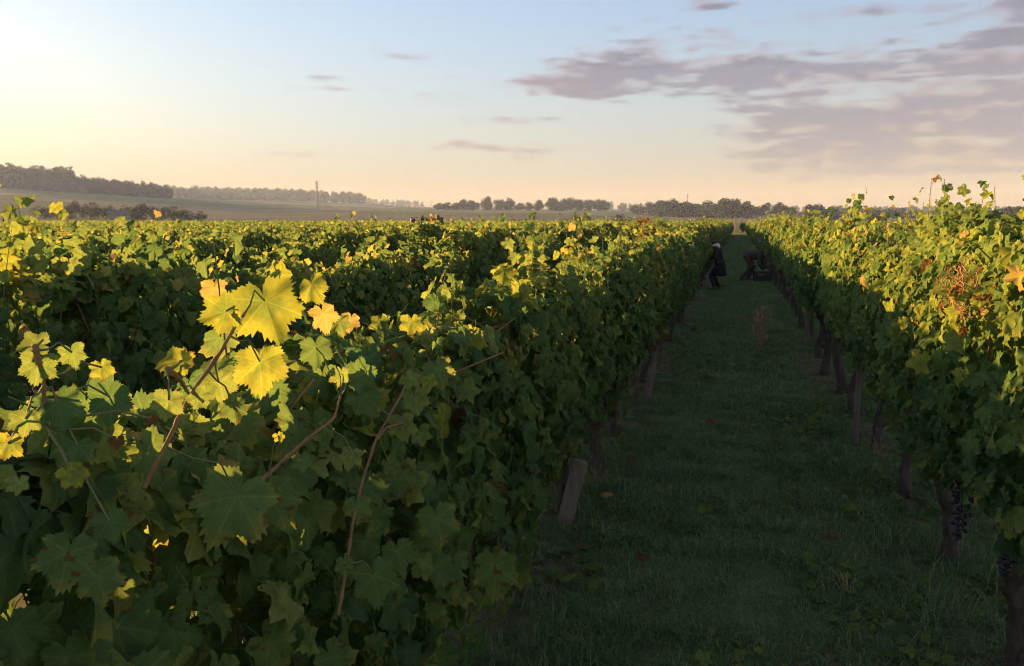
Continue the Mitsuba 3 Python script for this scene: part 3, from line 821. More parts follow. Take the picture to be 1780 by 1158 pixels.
for q, (w, X, y, s, k) in enumerate(slots[:N_IND]):
    key = numbered('grapevine')
    zs = row_top(X, y) / 1.70 * g.uniform(.90, 1.07)
    zs *= .95 if k > 2 else 1
    m = rotz(PI * g.integers(0, 2), (X + g.normal(0, .03), y, 0)) @ np.diag([g.uniform(.9, 1.15), 1, zs, 1])
    inst(key, f'vine_kind_{g.integers(0, VAR)}', m)
    side = 'left' if s == 'L' else 'right'
    n = round((y - {('L', 0): .35, ('R', 0): 2.5}.get((s, k), {'L': 1.6 + 2.0 * k, 'R': 3.0}[s])) / DY) + 1
    row = f'row bordering the alley on the {side}' if k == 0 else f'{ORD[k]} row {side} of the alley'
    if k < 4 and 1 <= n <= len(ORD) and (k, n) not in named[s]:
        named[s].add((k, n))
        text, gr = f'{ORD[n - 1]} grapevine from the front in the {row}', f'vines of the {row}'
    else:
        band = 'middle' if y < 22 else 'far'
        text, gr = f'leafy grapevine in the {band} stretch of the {row}', f'vines in the {band} stretch of the {row}'
    lab(key, text, 'grapevine', gr)
    lab(f'{key}__foliage', kind='stuff')

FAR = []
for k in range(8):
    g = np.random.default_rng(600 + k)
    L, n = 1.15, 230
    m, pk, _ = canopy(g, n, L, .62, 1.70, .27, .17, 0, 4)
    quad = (np.array([[0, -.1, 0], [.5, .25, -.05], [0, .62, 0], [-.5, .25, -.05.__neg__()]]), np.array([[0, 1, 2], [0, 2, 3]]))
    kit = [(quad[0], quad[1], np.tile([[.5 + i, .5 + CLS_OF[i % 16]]], (4, 1))) for i in range(32)]
    v, f, uv = bake_leaves(kit, pk, m)
    scene[f'vine_row_kind_{k}'] = {'type': 'shapegroup', 'foliage': mikit.ply((v, f), 'far_leaf_skin', smooth=False, uv=uv)}
g = np.random.default_rng(18)
for q, (w, X, y, s, k) in enumerate(slots[N_IND:]):
    m = rotz(PI * g.integers(0, 2), (X + g.normal(0, .05), y, 0)) @ np.diag([g.uniform(.9, 1.2), 1.05, g.uniform(.92, 1.01), 1])
    inst(f'vineyard_rows__{q + 1:03d}', f'vine_row_kind_{g.integers(0, 8)}', m)
lab('vineyard_rows', 'rows of distant grapevines filling the vineyard to its far edge', 'grapevines', kind='stuff')

# ------------------------------------------------------------------ grass and small things of the alley
def grass_patch(seed, size, n, hmax, width, segs=2):
    g = np.random.default_rng(seed)
    x, y = g.uniform(-.5, .5, (2, n)) * size
    tuft = meshkit.fbm(np.stack([x * 4 + seed, y * 4, 0 * x], -1), 3, seed)
    h = hmax * np.clip(.25 + 1.5 * (tuft - .25), .34, 1.4) * g.uniform(.5, 1.15, n)
    a, bend, w = g.uniform(0, 2 * PI, n), g.uniform(.25, 1.6, n), width * g.uniform(.6, 1.2, n)
    ca, sa = np.cos(a), np.sin(a)
    lv = []
    for q, k in ((0, 1.0), (.55, .8), (1.0, 0)):
        out = bend * h * q * q
        cx, cy, cz = x + ca * out, y + sa * out, h * q * (1 - .35 * bend * q)
        if k:
            lv += [np.stack([cx - sa * w * k / 2, cy + ca * w * k / 2, cz], 1), np.stack([cx + sa * w * k / 2, cy - ca * w * k / 2, cz], 1)]
        else:
            lv += [np.stack([cx, cy, cz], 1)]
    v = np.stack(lv, 1).reshape(-1, 3)
    b = np.arange(n)[:, None] * 5
    f = np.vstack([b + [0, 1, 3], b + [0, 3, 2], b + [2, 3, 4]])
    u = np.repeat(g.integers(0, 900, n) + .5, 5)
    return v, f, np.stack([u, np.tile([0, 0, .5, .5, 1], n)], 1)


for k in range(4):
    for nm, sz, n, h, w in (('near', .56, 1250, .11, .0046), ('mid', 1.1, 1350, .11, .009), ('wide', 2.2, 1200, .11, .018)):
        v, f, uv = grass_patch(20 + k, sz, n, h, w)
        scene[f'grass_{nm}_{k}'] = {'type': 'shapegroup', 'grass': mikit.ply((v, f), 'grass_skin', smooth=False, uv=uv)}
g = np.random.default_rng(33)
cells = [('near', x, y) for x in np.arange(-2.25, 2.3, .5) for y in np.arange(2.4, 9.0, .5)]
cells += [('mid', x, y) for x in np.arange(-2.2, 2.3, 1.0) for y in np.arange(9.4, 30, 1.0)]
cells += [('wide', x, y) for x in (.06,) for y in np.arange(31, 116, 2.0)]
i = 0
for nm, x, y in cells:
    off = abs((x + 1.05) / 2.22 - round((x + 1.05) / 2.22)) * 2.22
    if off < .3 and g.random() < .40:
        continue
    i += 1
    m = rotz(g.integers(0, 4) * PI / 2 + g.normal(0, .1), (x + g.normal(0, .05), y + g.normal(0, .05), .012), 1)
    m = m @ np.diag([1, 1, (.62 if off < .3 else 1.0) * g.uniform(.75, 1.25), 1])
    inst(f'grass__{i:03d}', f'grass_{nm}_{g.integers(0, 4)}', m)
lab('grass', 'short dark green grass growing along the alley between the vine rows', 'grass', kind='stuff')


g = np.random.default_rng(35)
rows = []
while len(rows) < 5200:
    x, y = g.uniform(-2.3, 2.4), g.uniform(2.4, 15)
    off = abs((x + 1.05) / 2.22 - round((x + 1.05) / 2.22)) * 2.22
    if meshkit.fbm(np.array([x * 1.6, y * 1.2, 3.0]), 3, 2) + (.08 if off < .4 else -.02) < .53:
        continue
    rows.append(frame([x, y, .02 + abs(g.normal(0, .035))], [g.normal(0, .45), g.normal(-.1, .45), 1], [g.normal(), g.normal(), .2], g.uniform(.022, .085)))
v, f, uv = bake_leaves(MID, g.choice(BY_CLS[0] + BY_CLS[1][:1], len(rows)), np.array(rows))
scene['weeds'] = mikit.ply((v, f), 'leaf_skin', smooth=False, uv=uv)
lab('weeds', 'low broad-leaved weeds scattered through the grass and under the vines', 'weeds', kind='stuff')
v, f, uv = grass_patch(77, .5, 260, .26, .0045)
scene['long_grass_kind'] = {'type': 'shapegroup', 'grass': mikit.ply((v, f), 'grass_skin', smooth=False, uv=uv)}
for q in range(70):
    s = g.choice([-1.05, 1.17])
    y = 2.6 + 18 * g.random() ** 1.6
    i += 1
    inst(f'grass__{i:03d}', 'long_grass_kind', rotz(g.uniform(0, 6), (s + g.normal(0, .22), y, .02), g.uniform(.6, 1.1)))
for q in range(26):
    i += 1
    inst(f'grass__{i:03d}', 'long_grass_kind', rotz(g.uniform(0, 6), (g.uniform(-.7, .8), 2.8 + 16 * g.random() ** 1.4, .02), g.uniform(.4, .75)))


def stalks(seed, n, h, spread, r=.0022, lean=.4):
    g = np.random.default_rng(seed)
    parts = []
    for _ in range(n):
        a, q = g.uniform(0, 2 * PI), g.uniform(.1, 1) * lean
        hh = h * g.uniform(.5, 1.1)
        b = np.array([math.cos(a), math.sin(a), 0]) * g.uniform(0, spread)
        d = np.array([math.cos(a), math.sin(a), 0])
        parts.append(tube([b, b + d * hh * q * .35 + [0, 0, hh * .55], b + d * hh * q + [0, 0, hh * (1 - .35 * q)]], [r, r * .8, r * .4], 4, False))
    return join(parts)


key = 'dry_weed'
scene[key + '__stem'] = mikit.ply(xf(stalks(3, 26, .62, .07, .004, .18), rotz(0, (.373, 12.8, 0))), 'straw_skin', smooth=True)
scene[key + '__seed_head'] = mikit.ply(xf(join([rough(xf((np.array(trimesh.creation.icosphere(subdivisions=1, radius=.018).vertices) * [1, 1, 2.6], trimesh.creation.icosphere(subdivisions=1).faces), rotz(0, (q[0], q[1], q[2]))), .006, 40, j)
                                           for j, q in enumerate(np.random.default_rng(8).normal(0, 1, (24, 3)) * [.06, .06, .11] + [0, 0, .45])]), rotz(0, (.373, 12.8, 0))), 'straw_skin', smooth=True)
lab(key + '__stem', kind='stuff'); lab(key + '__seed_head', kind='stuff')
lab(key, 'tall straw-coloured dry weed standing alone in the grass of the alley', 'weed')
for j, (x, y, h, t) in enumerate([(1.30, 4.98, .30, 'star-shaped tuft of dry straw at the foot of the knotted right-hand trunk'), (1.16, 6.85, .22, 'arched pale grass tuft before the slim pale post'),
                                  (-.92, 5.55, .24, 'pale grass tuft in the gap before the thick stringy trunk on the left'), (.62, 4.3, .13, 'low tuft of straw stubble in the grass before the right-hand vines')]):
    key = numbered('dry_grass_tuft')
    scene[key] = mikit.ply(xf(stalks(40 + j, 14, h, .03, .0018, 1.1), rotz(0, (x, y, .02))), 'straw_skin', smooth=True)
    lab(key, t, 'grass tuft')
g = np.random.default_rng(61)
spots = [(-.80, 5.28), (-.45, 4.3), (-.62, 4.0), (.95, 9.6), (.80, 6.6), (.9, 7.9), (-.72, 7.3), (.6, 4.9), (-.75, 6.2), (1.0, 5.6), (.92, 7.1), (-.82, 4.4), (.85, 8.8), (-.70, 9.4), (-.2, 7.6), (.98, 10.6)]
for j, (x, y) in enumerate(spots):
    key = numbered('fallen_leaf')
    c = 4 if j in (0, 4) else 3
    inst(key, f'leaf_shape_{g.choice(HERO[c])}', frame([x, y, .085], [g.normal(0, .35), g.normal(-.2, .3), 1], [g.normal(), g.normal(), 0], .09 if j == 0 else g.uniform(.05, .075)))
    if j == 0:
        lab(key, 'pale fallen leaf on the grass right beside the leaning grey stake', 'leaf')
    else:
        lab(key, 'brown withered grape leaf lying in the grass of the alley', 'leaf', 'fallen leaves in the grass of the alley')


def stake(key, foot, top, r, text, sides=12, cat='stake', bev=.006):
    foot, top = np.array(foot, float), np.array(top, float)
    p = [foot + (top - foot) * q for q in (0, .25, .5, .75, .985, 1.0)]
    v, f = tube(p, [r * 1.02, r, r * .99, r, r * .98, r * .86], sides)
    v, f = rough((v, f), .006, 11, 4)
    scene[key] = mikit.ply((v, f), 'weathered_wood', smooth=40)
    lab(key, text, cat)


stake('wooden_stake', (-1.03, 4.80, -.1), (-.91, 4.86, .44), .052, 'thick grey sawn-off stake leaning to the right beside the nearest left-hand vines')
stake('wooden_stake_001', (-.90, 8.45, -.1), (-.80, 8.60, .62), .034, 'slim grey stake leaning under the column of rust-brown leaves')
stake('wooden_post', (1.05, 7.38, -.1), (1.045, 7.38, .92), .026, 'slim pale upright post under the hedge on the right of the alley', cat='post')
stake('wooden_post_001', (1.09, 13.3, -.1), (1.09, 13.3, 1.1), .03, 'upright grey post farther along the row on the right of the alley', cat='post')
used.update(['wooden_stake', 'wooden_stake_001', 'wooden_post', 'wooden_post_001'])


# ------------------------------------------------------------------ people
def hull(a, ra, b, rb, n=16):
    return m3.Manifold.batch_hull([m3.Manifold.sphere(ra, n).translate(list(map(float, a))), m3.Manifold.sphere(rb, n).translate(list(map(float, b)))])


def mass(bones, cell=.028, it=6):
    m = bones[0]
    for b in bones[1:]:
        m = m + b
    m = m.refine_to_length(cell).to_mesh()
    t = trimesh.Trimesh(np.array(m.vert_properties[:, :3]), np.array(m.tri_verts), process=True)
    trimesh.smoothing.filter_taubin(t, iterations=it)
    return np.array(t.vertices), np.array(t.faces)


def person(key, loc, yaw, text, hip_h=.90, lean=.2, nod=.3, hands=((.35, .2, 1.0), (.35, -.2, 1.0)), feet=((.05, .12), (-.08, -.12)), coat=0.0,
           top='black_cloth', legs='navy_cloth', hair='hair_brown', long_hair=False, scale=1.0, scarf=None, group=None):
    """A clothed figure facing +x before it is turned by yaw: joints first, then one body surface, with clothes, hair and boots over it."""
    hip = np.array([0, 0, hip_h])
    ax = np.array([math.sin(lean), 0, math.cos(lean)])
    fwd = np.array([math.cos(lean), 0, -math.sin(lean)])
    waist, chest, neck = hip + ax * .2, hip + ax * .42, hip + ax * .56
    hd = np.array([math.sin(lean * .8 + nod), 0, math.cos(lean * .8 + nod)]); hf = np.array([hd[2], 0, -hd[0]])
    head = neck + hd * .15
    body, jack, trou, boots = [], [], [], []
    body += [hull(hip, .12, waist, .11), hull(waist, .11, chest, .13), hull(chest, .12, neck, .055), hull(neck, .055, head, .05)]
    skull = [m3.Manifold.sphere(.088, 20).translate(list(head + hd * .05)), m3.Manifold.sphere(.06, 16).translate(list(head - hd * .045 + hf * .035)),
             m3.Manifold.sphere(.07, 16).translate(list(head + hd * .06 - hf * .03))]
    body += [m3.Manifold.batch_hull(skull), hull(head + hf * .085 + hd * .02, .012, head + hf * .105 - hd * .012, .014, 8)]
    for s in (1, -1):
        body.append(hull(head + np.array([0, s * .082, 0]) + hd * .03, .018, head + np.array([0, s * .084, 0]) - hd * .01, .013, 8))
        sh = chest + ax * .05 + np.array([0, s * .17, 0])
        hand = np.array(hands[0 if s > 0 else 1], float)
        d = hand - sh; L = np.linalg.norm(d)
        reach = .56
        if L > reach:
            hand = sh + d * reach / L; L = reach
        side = np.cross(d, [0, s * 1.0, 0]); side = np.array([-.35, s * .6, -.6]) if np.linalg.norm(side) < 1e-6 else np.array([-.3, s * .55, -.65])
        side -= d * (side @ d) / (d @ d); side /= np.linalg.norm(side)
        elbow = sh + (hand - sh) * .52 + side * math.sqrt(max(.285 ** 2 - (L / 2) ** 2, 1e-4))
        body += [hull(sh, .052, elbow, .040), hull(elbow, .040, hand, .026)]
        jack += [hull(chest + ax * .04, .11, sh, .068), hull(sh, .068, elbow, .056), hull(elbow, .056, elbow + (hand - elbow) * .88, .043)]
        pd = (hand - elbow) / np.linalg.norm(hand - elbow)
        wx = np.cross(pd, [0, 0, 1]); wx = wx / (np.linalg.norm(wx) + 1e-9); up = np.cross(wx, pd)
        palm = hand + pd * .075
        body.append(m3.Manifold.batch_hull([m3.Manifold.sphere(.017, 8).translate(list(hand + pd * a + wx * b)) for a, b in ((.01, .018), (.01, -.018), (.085, .032), (.085, -.030))]))
        for q, (b, ln) in enumerate(((-.030, .06), (-.010, .075), (.011, .07), (.031, .055))):
            k0 = palm + pd * .012 + wx * b; k1 = k0 + pd * ln * .55 - up * .012; k2 = k1 + pd * ln * .30 - up * .03
            body += [hull(k0, .0105, k1, .0095, 8), hull(k1, .0095, k2, .008, 8)]
        t0 = hand + pd * .025 + wx * .028 * s; t1 = t0 + pd * .035 + wx * .03 * s - up * .012
        body += [hull(t0, .013, t1, .011, 8), hull(t1, .011, t1 + pd * .03 - up * .008, .009, 8)]
        hj = hip + np.array([0, s * .095, -.02])
        fx, fy = feet[0 if s > 0 else 1]
        ank = np.array([fx, fy, .085])
        dl = ank - hj; Ll = np.linalg.norm(dl)
        bend = math.sqrt(max(.425 ** 2 - min(Ll / 2, .424) ** 2, 0))
        knee = hj + dl * .5 + np.array([1, 0, .1]) * (bend + .01)
        body += [hull(hj, .085, knee, .055), hull(knee, .055, ank, .038), hull(ank, .036, ank + [.15, 0, -.05], .030)]
        trou += [hull(hip + [0, s * .06, .02], .115, hj, .105), hull(hj, .10, knee, .070), hull(knee, .070, ank + [0, 0, .05], .056)]
        boots += [mass([hull(ank + [0, 0, .10], .054, ank + [-.02, 0, -.03], .055), hull(ank + [-.02, 0, -.035], .050, ank + [.17, 0, -.045], .042)], .03, 3)]
    jack += [hull(hip + ax * .02, .150, waist, .140), hull(waist, .140, chest, .155), hull(chest, .15, chest + ax * .09, .09), hull(chest - fwd * .03, .15, waist - fwd * .01, .13)]
    if coat:
        low = hip * [1, 1, 0] + [-.02, 0, hip_h - coat]
        jack += [m3.Manifold.batch_hull([m3.Manifold.sphere(.16, 16).translate(list(hip))] + [m3.Manifold.sphere(.06, 12).translate(list(low + [.14 * math.cos(a), .17 * math.sin(a), 0])) for a in np.arange(0, 6.2, .7)])]
    hairs = [m3.Manifold.sphere(.100, 20).translate(list(head + hd * .058 - hf * .018)), m3.Manifold.sphere(.07, 16).translate(list(head - hd * .03 - hf * .05))]
    if long_hair:
        hairs.append(m3.Manifold.sphere(.06, 14).translate(list(neck - hf * .08 - hd * .04)))
    face = m3.Manifold.sphere(.105, 16).translate(list(head + hf * .125 - hd * .025))
    hairm = m3.Manifold.batch_hull(hairs) - face
    m = rotz(yaw, loc, scale)
    used.add(key)
    put = lambda part, vf, mat: scene.__setitem__(f'{key}__{part}', mikit.ply(xf(vf, m), mat, smooth=True))
    put('body', mass(body), 'human_skin')
    jv = mass(jack)
    put('coat' if coat else 'jacket', rough(jv, .010, 9, 3), top)
    put('trousers', rough(mass(trou), .008, 8, 5), legs)
    put('hair', rough(mass([hairm], .02, 3), .006, 25, 7), hair)
    put('boot', boots[0], 'boot_rubber'); put('boot_001', boots[1], 'boot_rubber')
    if scarf:
        put('scarf', rough(mass([hull(neck - fwd * .05 + ax * .0, .095, neck + ax * .03 + fwd * .02, .085), hull(neck - fwd * .11 + [0, .06, -.03], .06, neck - fwd * .13 + [0, .05, -.18], .05)], .02, 3), .008, 20, 2), scarf)
    lab(key, text, 'person', group)


person('person', (-.47, 23.2, 0), PI, 'person in long black coat and white scarf, standing by the vines left of the alley', hip_h=.86, lean=.32, nod=.5, hands=((.36, .16, 1.0), (.34, -.14, 1.05)),
       coat=.34, scarf='white_cloth', feet=((.16, .09), (.02, -.08)), long_hair=True, scale=.89)
person('person_001', (.28, 27.0, 0), -.15, 'person in dark olive jacket bent double over a crate, right of the alley', hip_h=.86, lean=1.52, nod=.35, hands=((.62, .18, .42), (.58, -.2, .40)),
       top='olive_cloth', legs='brown_cloth', feet=((.05, .14), (-.10, -.12)), scale=.95)
person('person_002', (-2.32, 15.4, 0), .25, 'person with reddish hair and black jacket stooping between two rows left of the alley', hip_h=.92, lean=.95, nod=-.35, hands=((.55, .2, .95), (.55, -.2, .95)),
       hair='hair_red', top='black_cloth', legs='black_cloth', scale=1.12)


def crate(key, loc, yaw, text, w=.55, d=.38, h=.30):
    t = .02
    parts = {'base': box(-w / 2 + t, w / 2 - t, -d / 2 + t, d / 2 - t, 0, .018)}
    for k, (a, b, c, e) in enumerate([(-w / 2, w / 2, -d / 2, -d / 2 + t), (-w / 2, w / 2, d / 2 - t, d / 2), (-w / 2, -w / 2 + t, -d / 2 + t, d / 2 - t), (w / 2 - t, w / 2, -d / 2 + t, d / 2 - t)]):
        parts['side' + (f'_{k:03d}' if k else '')] = join([box(a, b, c, e, 0, h * .62), box(a, b, c, e, h * .80, h), box(a, a + min(.12, b - a), c, e, h * .62, h * .80), box(b - min(.12, b - a), b, c, e, h * .62, h * .80)])
    for k, vf in parts.items():
        scene[f'{key}__{k}'] = mikit.ply(xf(vf, rotz(yaw, loc)), 'dark_plastic', smooth=False)
    lab(key, text, 'crate')


crate('picking_crate', (.78, 26.8, .03), .1, 'dark picking crate on the ground under the bent-over person')

# a low harvest trailer standing in a side alley with pickers on and round it
TX, TY = -17.6, 44.0
vt = []
bx = lambda *a: box(*a, bev=.01)
for nm, vf, mt in [('deck', bx(-2.0, 2.0, -.55, .55, .90, 1.00), 'weathered_wood'), ('side_board', bx(-2.0, 2.0, -.60, -.56, .94, 1.30), 'grey_wall'), ('side_board_001', bx(-2.0, 2.0, .56, .60, .94, 1.30), 'grey_wall'),
                   ('rail', join([tube([[-1.95, 0, 1.0], [-1.95, 0, 2.1]], .025, 6), tube([[1.22, 0, 1.0], [1.22, 0, 2.1]], .025, 6), tube([[-1.98, 0, 2.1], [1.24, 0, 2.1]], .025, 6)]), 'galvanised'),
                   ('bin', bx(1.25, 1.92, -.45, .45, 1.004, 2.12), 'olive_cloth'),
                   ('wheel', xf((np.array(trimesh.creation.cylinder(.45, .16, sections=24).vertices)[:, [0, 2, 1]] + [0, -.68, .45], np.array(trimesh.creation.cylinder(.45, .16, sections=24).faces)), np.eye(4)), 'boot_rubber'),
                   ('wheel_001', xf((np.array(trimesh.creation.cylinder(.45, .16, sections=24).vertices)[:, [0, 2, 1]] + [0, .68, .45], np.array(trimesh.creation.cylinder(.45, .16, sections=24).faces)), np.eye(4)), 'boot_rubber'),
                   ('drawbar', tube([[-1.9, 0, .94], [-3.1, 0, .5]], .04, 8), 'galvanised')]:
    scene[f'harvest_trailer__{nm}'] = mikit.ply(xf(vf, rotz(PI / 2, (TX, TY, 0))), mt, smooth=False if nm not in ('rail', 'drawbar') else True)
lab('harvest_trailer', 'grey harvest trailer with an olive bin, half hidden among the far vines', 'trailer')
person('person_003', (-17.9, 42.45, 1.004), .4, 'far picker with dark hair and orange top, leftmost of the group at the trailer', hip_h=.26, lean=.3, nod=.3, top='orange_cloth', hands=((.4, .2, .4), (.4, -.2, .4)), feet=((.55, .12), (.5, -.12)), scale=.97)
person('person_004', (-17.8, 43.8, 1.004), 1.2, 'far picker in dark clothes sitting on the trailer, second from the left', hip_h=.26, lean=.25, nod=.2, hands=((.4, .2, .4), (.4, -.2, .4)), feet=((.55, .12), (.5, -.12)), scale=1.05)
person('person_005', (-17.85, 44.4, 1.004), 2.2, 'far picker in navy clothes sitting on the trailer beside the bright orange jacket', hip_h=.26, lean=.15, nod=.1, top='navy_cloth', hands=((.4, .2, .4), (.4, -.2, .4)), feet=((.55, .12), (.5, -.12)), scale=1.05)
person('person_006', (-17.5, 44.85, 1.004), -.6, 'far picker in a bright orange jacket bending over on the trailer', hip_h=.82, lean=1.15, nod=.2, top='orange_cloth', hair='hair_red', hands=((.5, .2, .5), (.5, -.2, .5)))

# ------------------------------------------------------------------ trees, woods, masts and houses beyond the vineyard
def tree_kind(seed, shape='round', quads=700):
    """Tree of unit height: tapered trunk with limbs; crown of many small leaf clusters gathered into clumps."""
    g = np.random.default_rng(seed)
    z0 = {'round': .02, 'tall': .04, 'bush': .0}[shape]
    rx = {'round': .42, 'tall': .27, 'bush': .62}[shape]
    cz, rz = (1 + z0) / 2, (1 - z0) / 2
    parts = [tube([[0, 0, -.04], [.01, .005, .16], [.0, .02, .55], [.02, 0, .85]], [.034, .026, .017, .005], 6)]
    cl = []
    for _ in range(20 if shape != 'bush' else 14):
        d = g.normal(0, 1, 3); d /= np.linalg.norm(d)
        q = g.uniform(.35, .86)
        c = np.array([d[0] * rx * q, d[1] * rx * q, cz + d[2] * rz * q * .92])
        cl.append((c, g.uniform(.13, .23) * (rx / .42) ** .5))
        parts.append(tube([[0, 0, max(.02, min(c[2] - .12, .6))], (c + [0, 0, max(.02, c[2] - .15)]) / 2, c], [.013, .008, .003], 4, False))
    vs, us = [], []
    for i in range(quads):
        c, r = cl[g.integers(0, len(cl))]
        d = g.normal(0, 1, 3); d /= np.linalg.norm(d)
        p = c + d * r * g.uniform(.55, 1.05)
        n = d + g.normal(0, .5, 3); n /= np.linalg.norm(n)
        a = np.cross(n, g.normal(0, 1, 3)); a /= np.linalg.norm(a); b = np.cross(n, a)
        s = g.uniform(.026, .050)
        vs.append([p - a * s, p - b * s * .7, p + a * s, p + b * s * .8]); us.append(g.integers(0, 99) + .5)
    v = np.array(vs).reshape(-1, 3)
    v[:, 2] = np.maximum(v[:, 2], .01)
    k = np.arange(quads)[:, None] * 4
    f = np.vstack([k + [0, 1, 2], k + [0, 2, 3]])
    return (v, f, np.stack([np.repeat(us, 4), np.full(len(v), .5)], 1)), join(parts)


KINDS = [('round', 6), ('tall', 5), ('bush', 5)]
for sh, m in KINDS:
    for k in range(m):
        (v, f, uv), tr = tree_kind(700 + k + 20 * len(sh), sh, {'round': 2100, 'tall': 1400, 'bush': 1300}[sh])
        scene[f'{sh}_tree_kind_{k}'] = {'type': 'shapegroup', 'crown': mikit.ply((v, f), 'tree_leaf_skin', smooth=False, uv=uv), 'trunk': mikit.ply(tr, 'bark', smooth=True)}
COUNT = {'round': 6, 'tall': 5, 'bush': 5}
AZ0 = math.degrees(YAW)


def azim(px):
    """Bearing (degrees left of the rows) of a column of the photograph: used to lay out the plan of the far country."""
    return AZ0 - math.degrees(math.atan((px - 890) / 1397))


def plant(key, g, px, r, h, w=None, shape='round', sink=.2):
    x, y, z = polar(azim(px), r)
    sink = sink if shape == 'bush' else .22 * h
    w = w or h * {'round': .84, 'tall': .54, 'bush': 1.24}[shape]
    base = {'round': .84, 'tall': .54, 'bush': 1.24}[shape]
    m = rotz(g.uniform(0, 6.28), (x, y, z - sink)) @ np.diag([w / base, w / base, h + sink, 1])
    inst(key, f'{shape}_tree_kind_{g.integers(0, COUNT[shape])}', m)


g = np.random.default_rng(71)
i = 0
def wood(name, spec, text):
    n = 0
    for px0, px1, r0, r1, h0, h1, rows, gap, shape in spec:
        for q in range(rows):
            r = r0 + (r1 - r0) * (q / max(rows - 1, 1))
            step = gap / r * 1397
            for px in np.arange(px0, px1, step):
                n += 1
                plant(f'{name}__{n:03d}', g, px + g.normal(0, step * .3), r + g.normal(0, gap * .4), float(np.interp(px, [px0, px1], [h0, h1])) * g.uniform(.86, 1.08), shape=shape)
    lab(name, text, 'wood', kind='stuff')


wood('hilltop_wood', [(-60, 142, 905, 960, 24, 23.5, 4, 6.5, 'tall'), (-60, 142, 900, 940, 15, 15, 2, 6.5, 'round'), (148, 300, 905, 950, 17.5, 15.0, 4, 6.0, 'tall'), (148, 300, 900, 930, 11, 11, 2, 6.5, 'round')],
     'dense dark wood on the hill at the far left, with one gap in it')
wood('ridge_wood', [(306, 634, 1480, 1560, 23, 19, 3, 10, 'round')], 'long low wood on the second, hazier ridge to the left')
wood('misty_wood', [(638, 735, 2350, 2500, 21, 16, 2, 17, 'round')], 'faint misty wood on the farthest ridge in the middle of the view')
wood('plain_wood', [(1095, 1790, 1050, 1130, 12, 9, 2, 14, 'round'), (1060, 1790, 1500, 1560, 16, 13, 1, 15, 'round')], 'hazy band of woodland along the plain on the right')

g = np.random.default_rng(72)
# a copse in the middle fields: (column, height m, width m)
COPSE = [(766, 5.5, 9), (778, 6.5, 8), (792, 6, 7), (806, 9.5, 9), (822, 8.5, 9), (847, 11, 11), (869, 9, 9), (886, 10.5, 9), (904, 6, 9), (919, 6.5, 7), (936, 9, 8), (958, 11, 10), (974, 10.5, 9), (990, 10.5, 10), (1006, 9.5, 10), (1022, 9.5, 9), (1038, 9.5, 10), (1048, 9, 8)]
NAMED = {847: 'rounded free-standing tree, roundest of the far copse in the middle fields', 936: 'small pointed tree just left of the dense end of the far copse', 1048: 'last tree at the right end of the far copse in the middle fields',
         766: 'low tree at the left end of the far copse in the middle fields', 886: 'tall narrow tree right of the roundest tree in the far copse'}
nth = 0
for px, h, w in COPSE:
    key = numbered('copse_tree')
    plant(key, g, px, 700 + g.normal(0, 6), h * 1.05, w * 1.3)
    nth += 1
    lab(key, NAMED.get(px, f'{ORD[nth - 1]} tree from the left in the far copse in the middle fields'), 'tree', 'trees of the far copse')
# trees on the plain to the right, nearer than the woodland behind them
PLAIN = [(1108, 7, 11, 620), (1128, 8.5, 12, 560), (1146, 10, 11, 520), (1164, 10.2, 12, 500), (1182, 9.6, 11, 500), (1200, 9, 10, 510), (1218, 8.6, 10, 500), (1236, 9.8, 11, 480), (1254, 10.6, 12, 470), (1272, 10.8, 12, 470), (1288, 9.4, 10, 480),
         (1302, 8.0, 8, 490), (1326, 8.2, 8, 470), (1350, 8.4, 8, 460), (1372, 6.2, 8, 500), (1406, 7.4, 8.5, 400), (1420, 7.0, 8.5, 395), (1434, 6.6, 7.5, 400), (1462, 6.0, 9, 560), (1486, 6.6, 10, 560), (1512, 7, 11, 560), (1534, 6.8, 10, 560), (1556, 6.4, 10, 560),
         (1580, 5.4, 9, 560), (1742, 5.8, 6, 400), (1756, 6.4, 6, 400), (1772, 5.6, 7, 410)]
for px, h, w, r in PLAIN:
    key = numbered('plain_tree')
    plant(key, g, px, r + g.normal(0, 4), h * 1.06, w * 1.15)
    if px == 1272:
        lab(key, 'tallest of the broad hazy trees on the plain, straight above the alley', 'tree')
    elif px == 1108:
        lab(key, 'low hazy tree at the left end of the tree line on the plain', 'tree')
    elif 1400 < px < 1440:
        lab(key, {1406: 'left', 1420: 'middle', 1434: 'right'}[px] + ' tree of the dark clump beside the small white house', 'tree', 'dark clump beside the white house')
    elif px > 1700:
        lab(key, 'small tree beyond the vines at the right edge', 'tree', 'small trees at the right edge')
    elif px < 1310:
        lab(key, f'{ORD[PLAIN.index((px, h, w, r))]} tree from the left in the hazy tree line above the alley end', 'tree', 'tree line above the end of the alley')
    else:
        lab(key, f'hazy tree on the plain at right, {ORD[PLAIN.index((px, h, w, r)) - 11]} one right of the alley end', 'tree', 'thin tree line on the plain to the right')
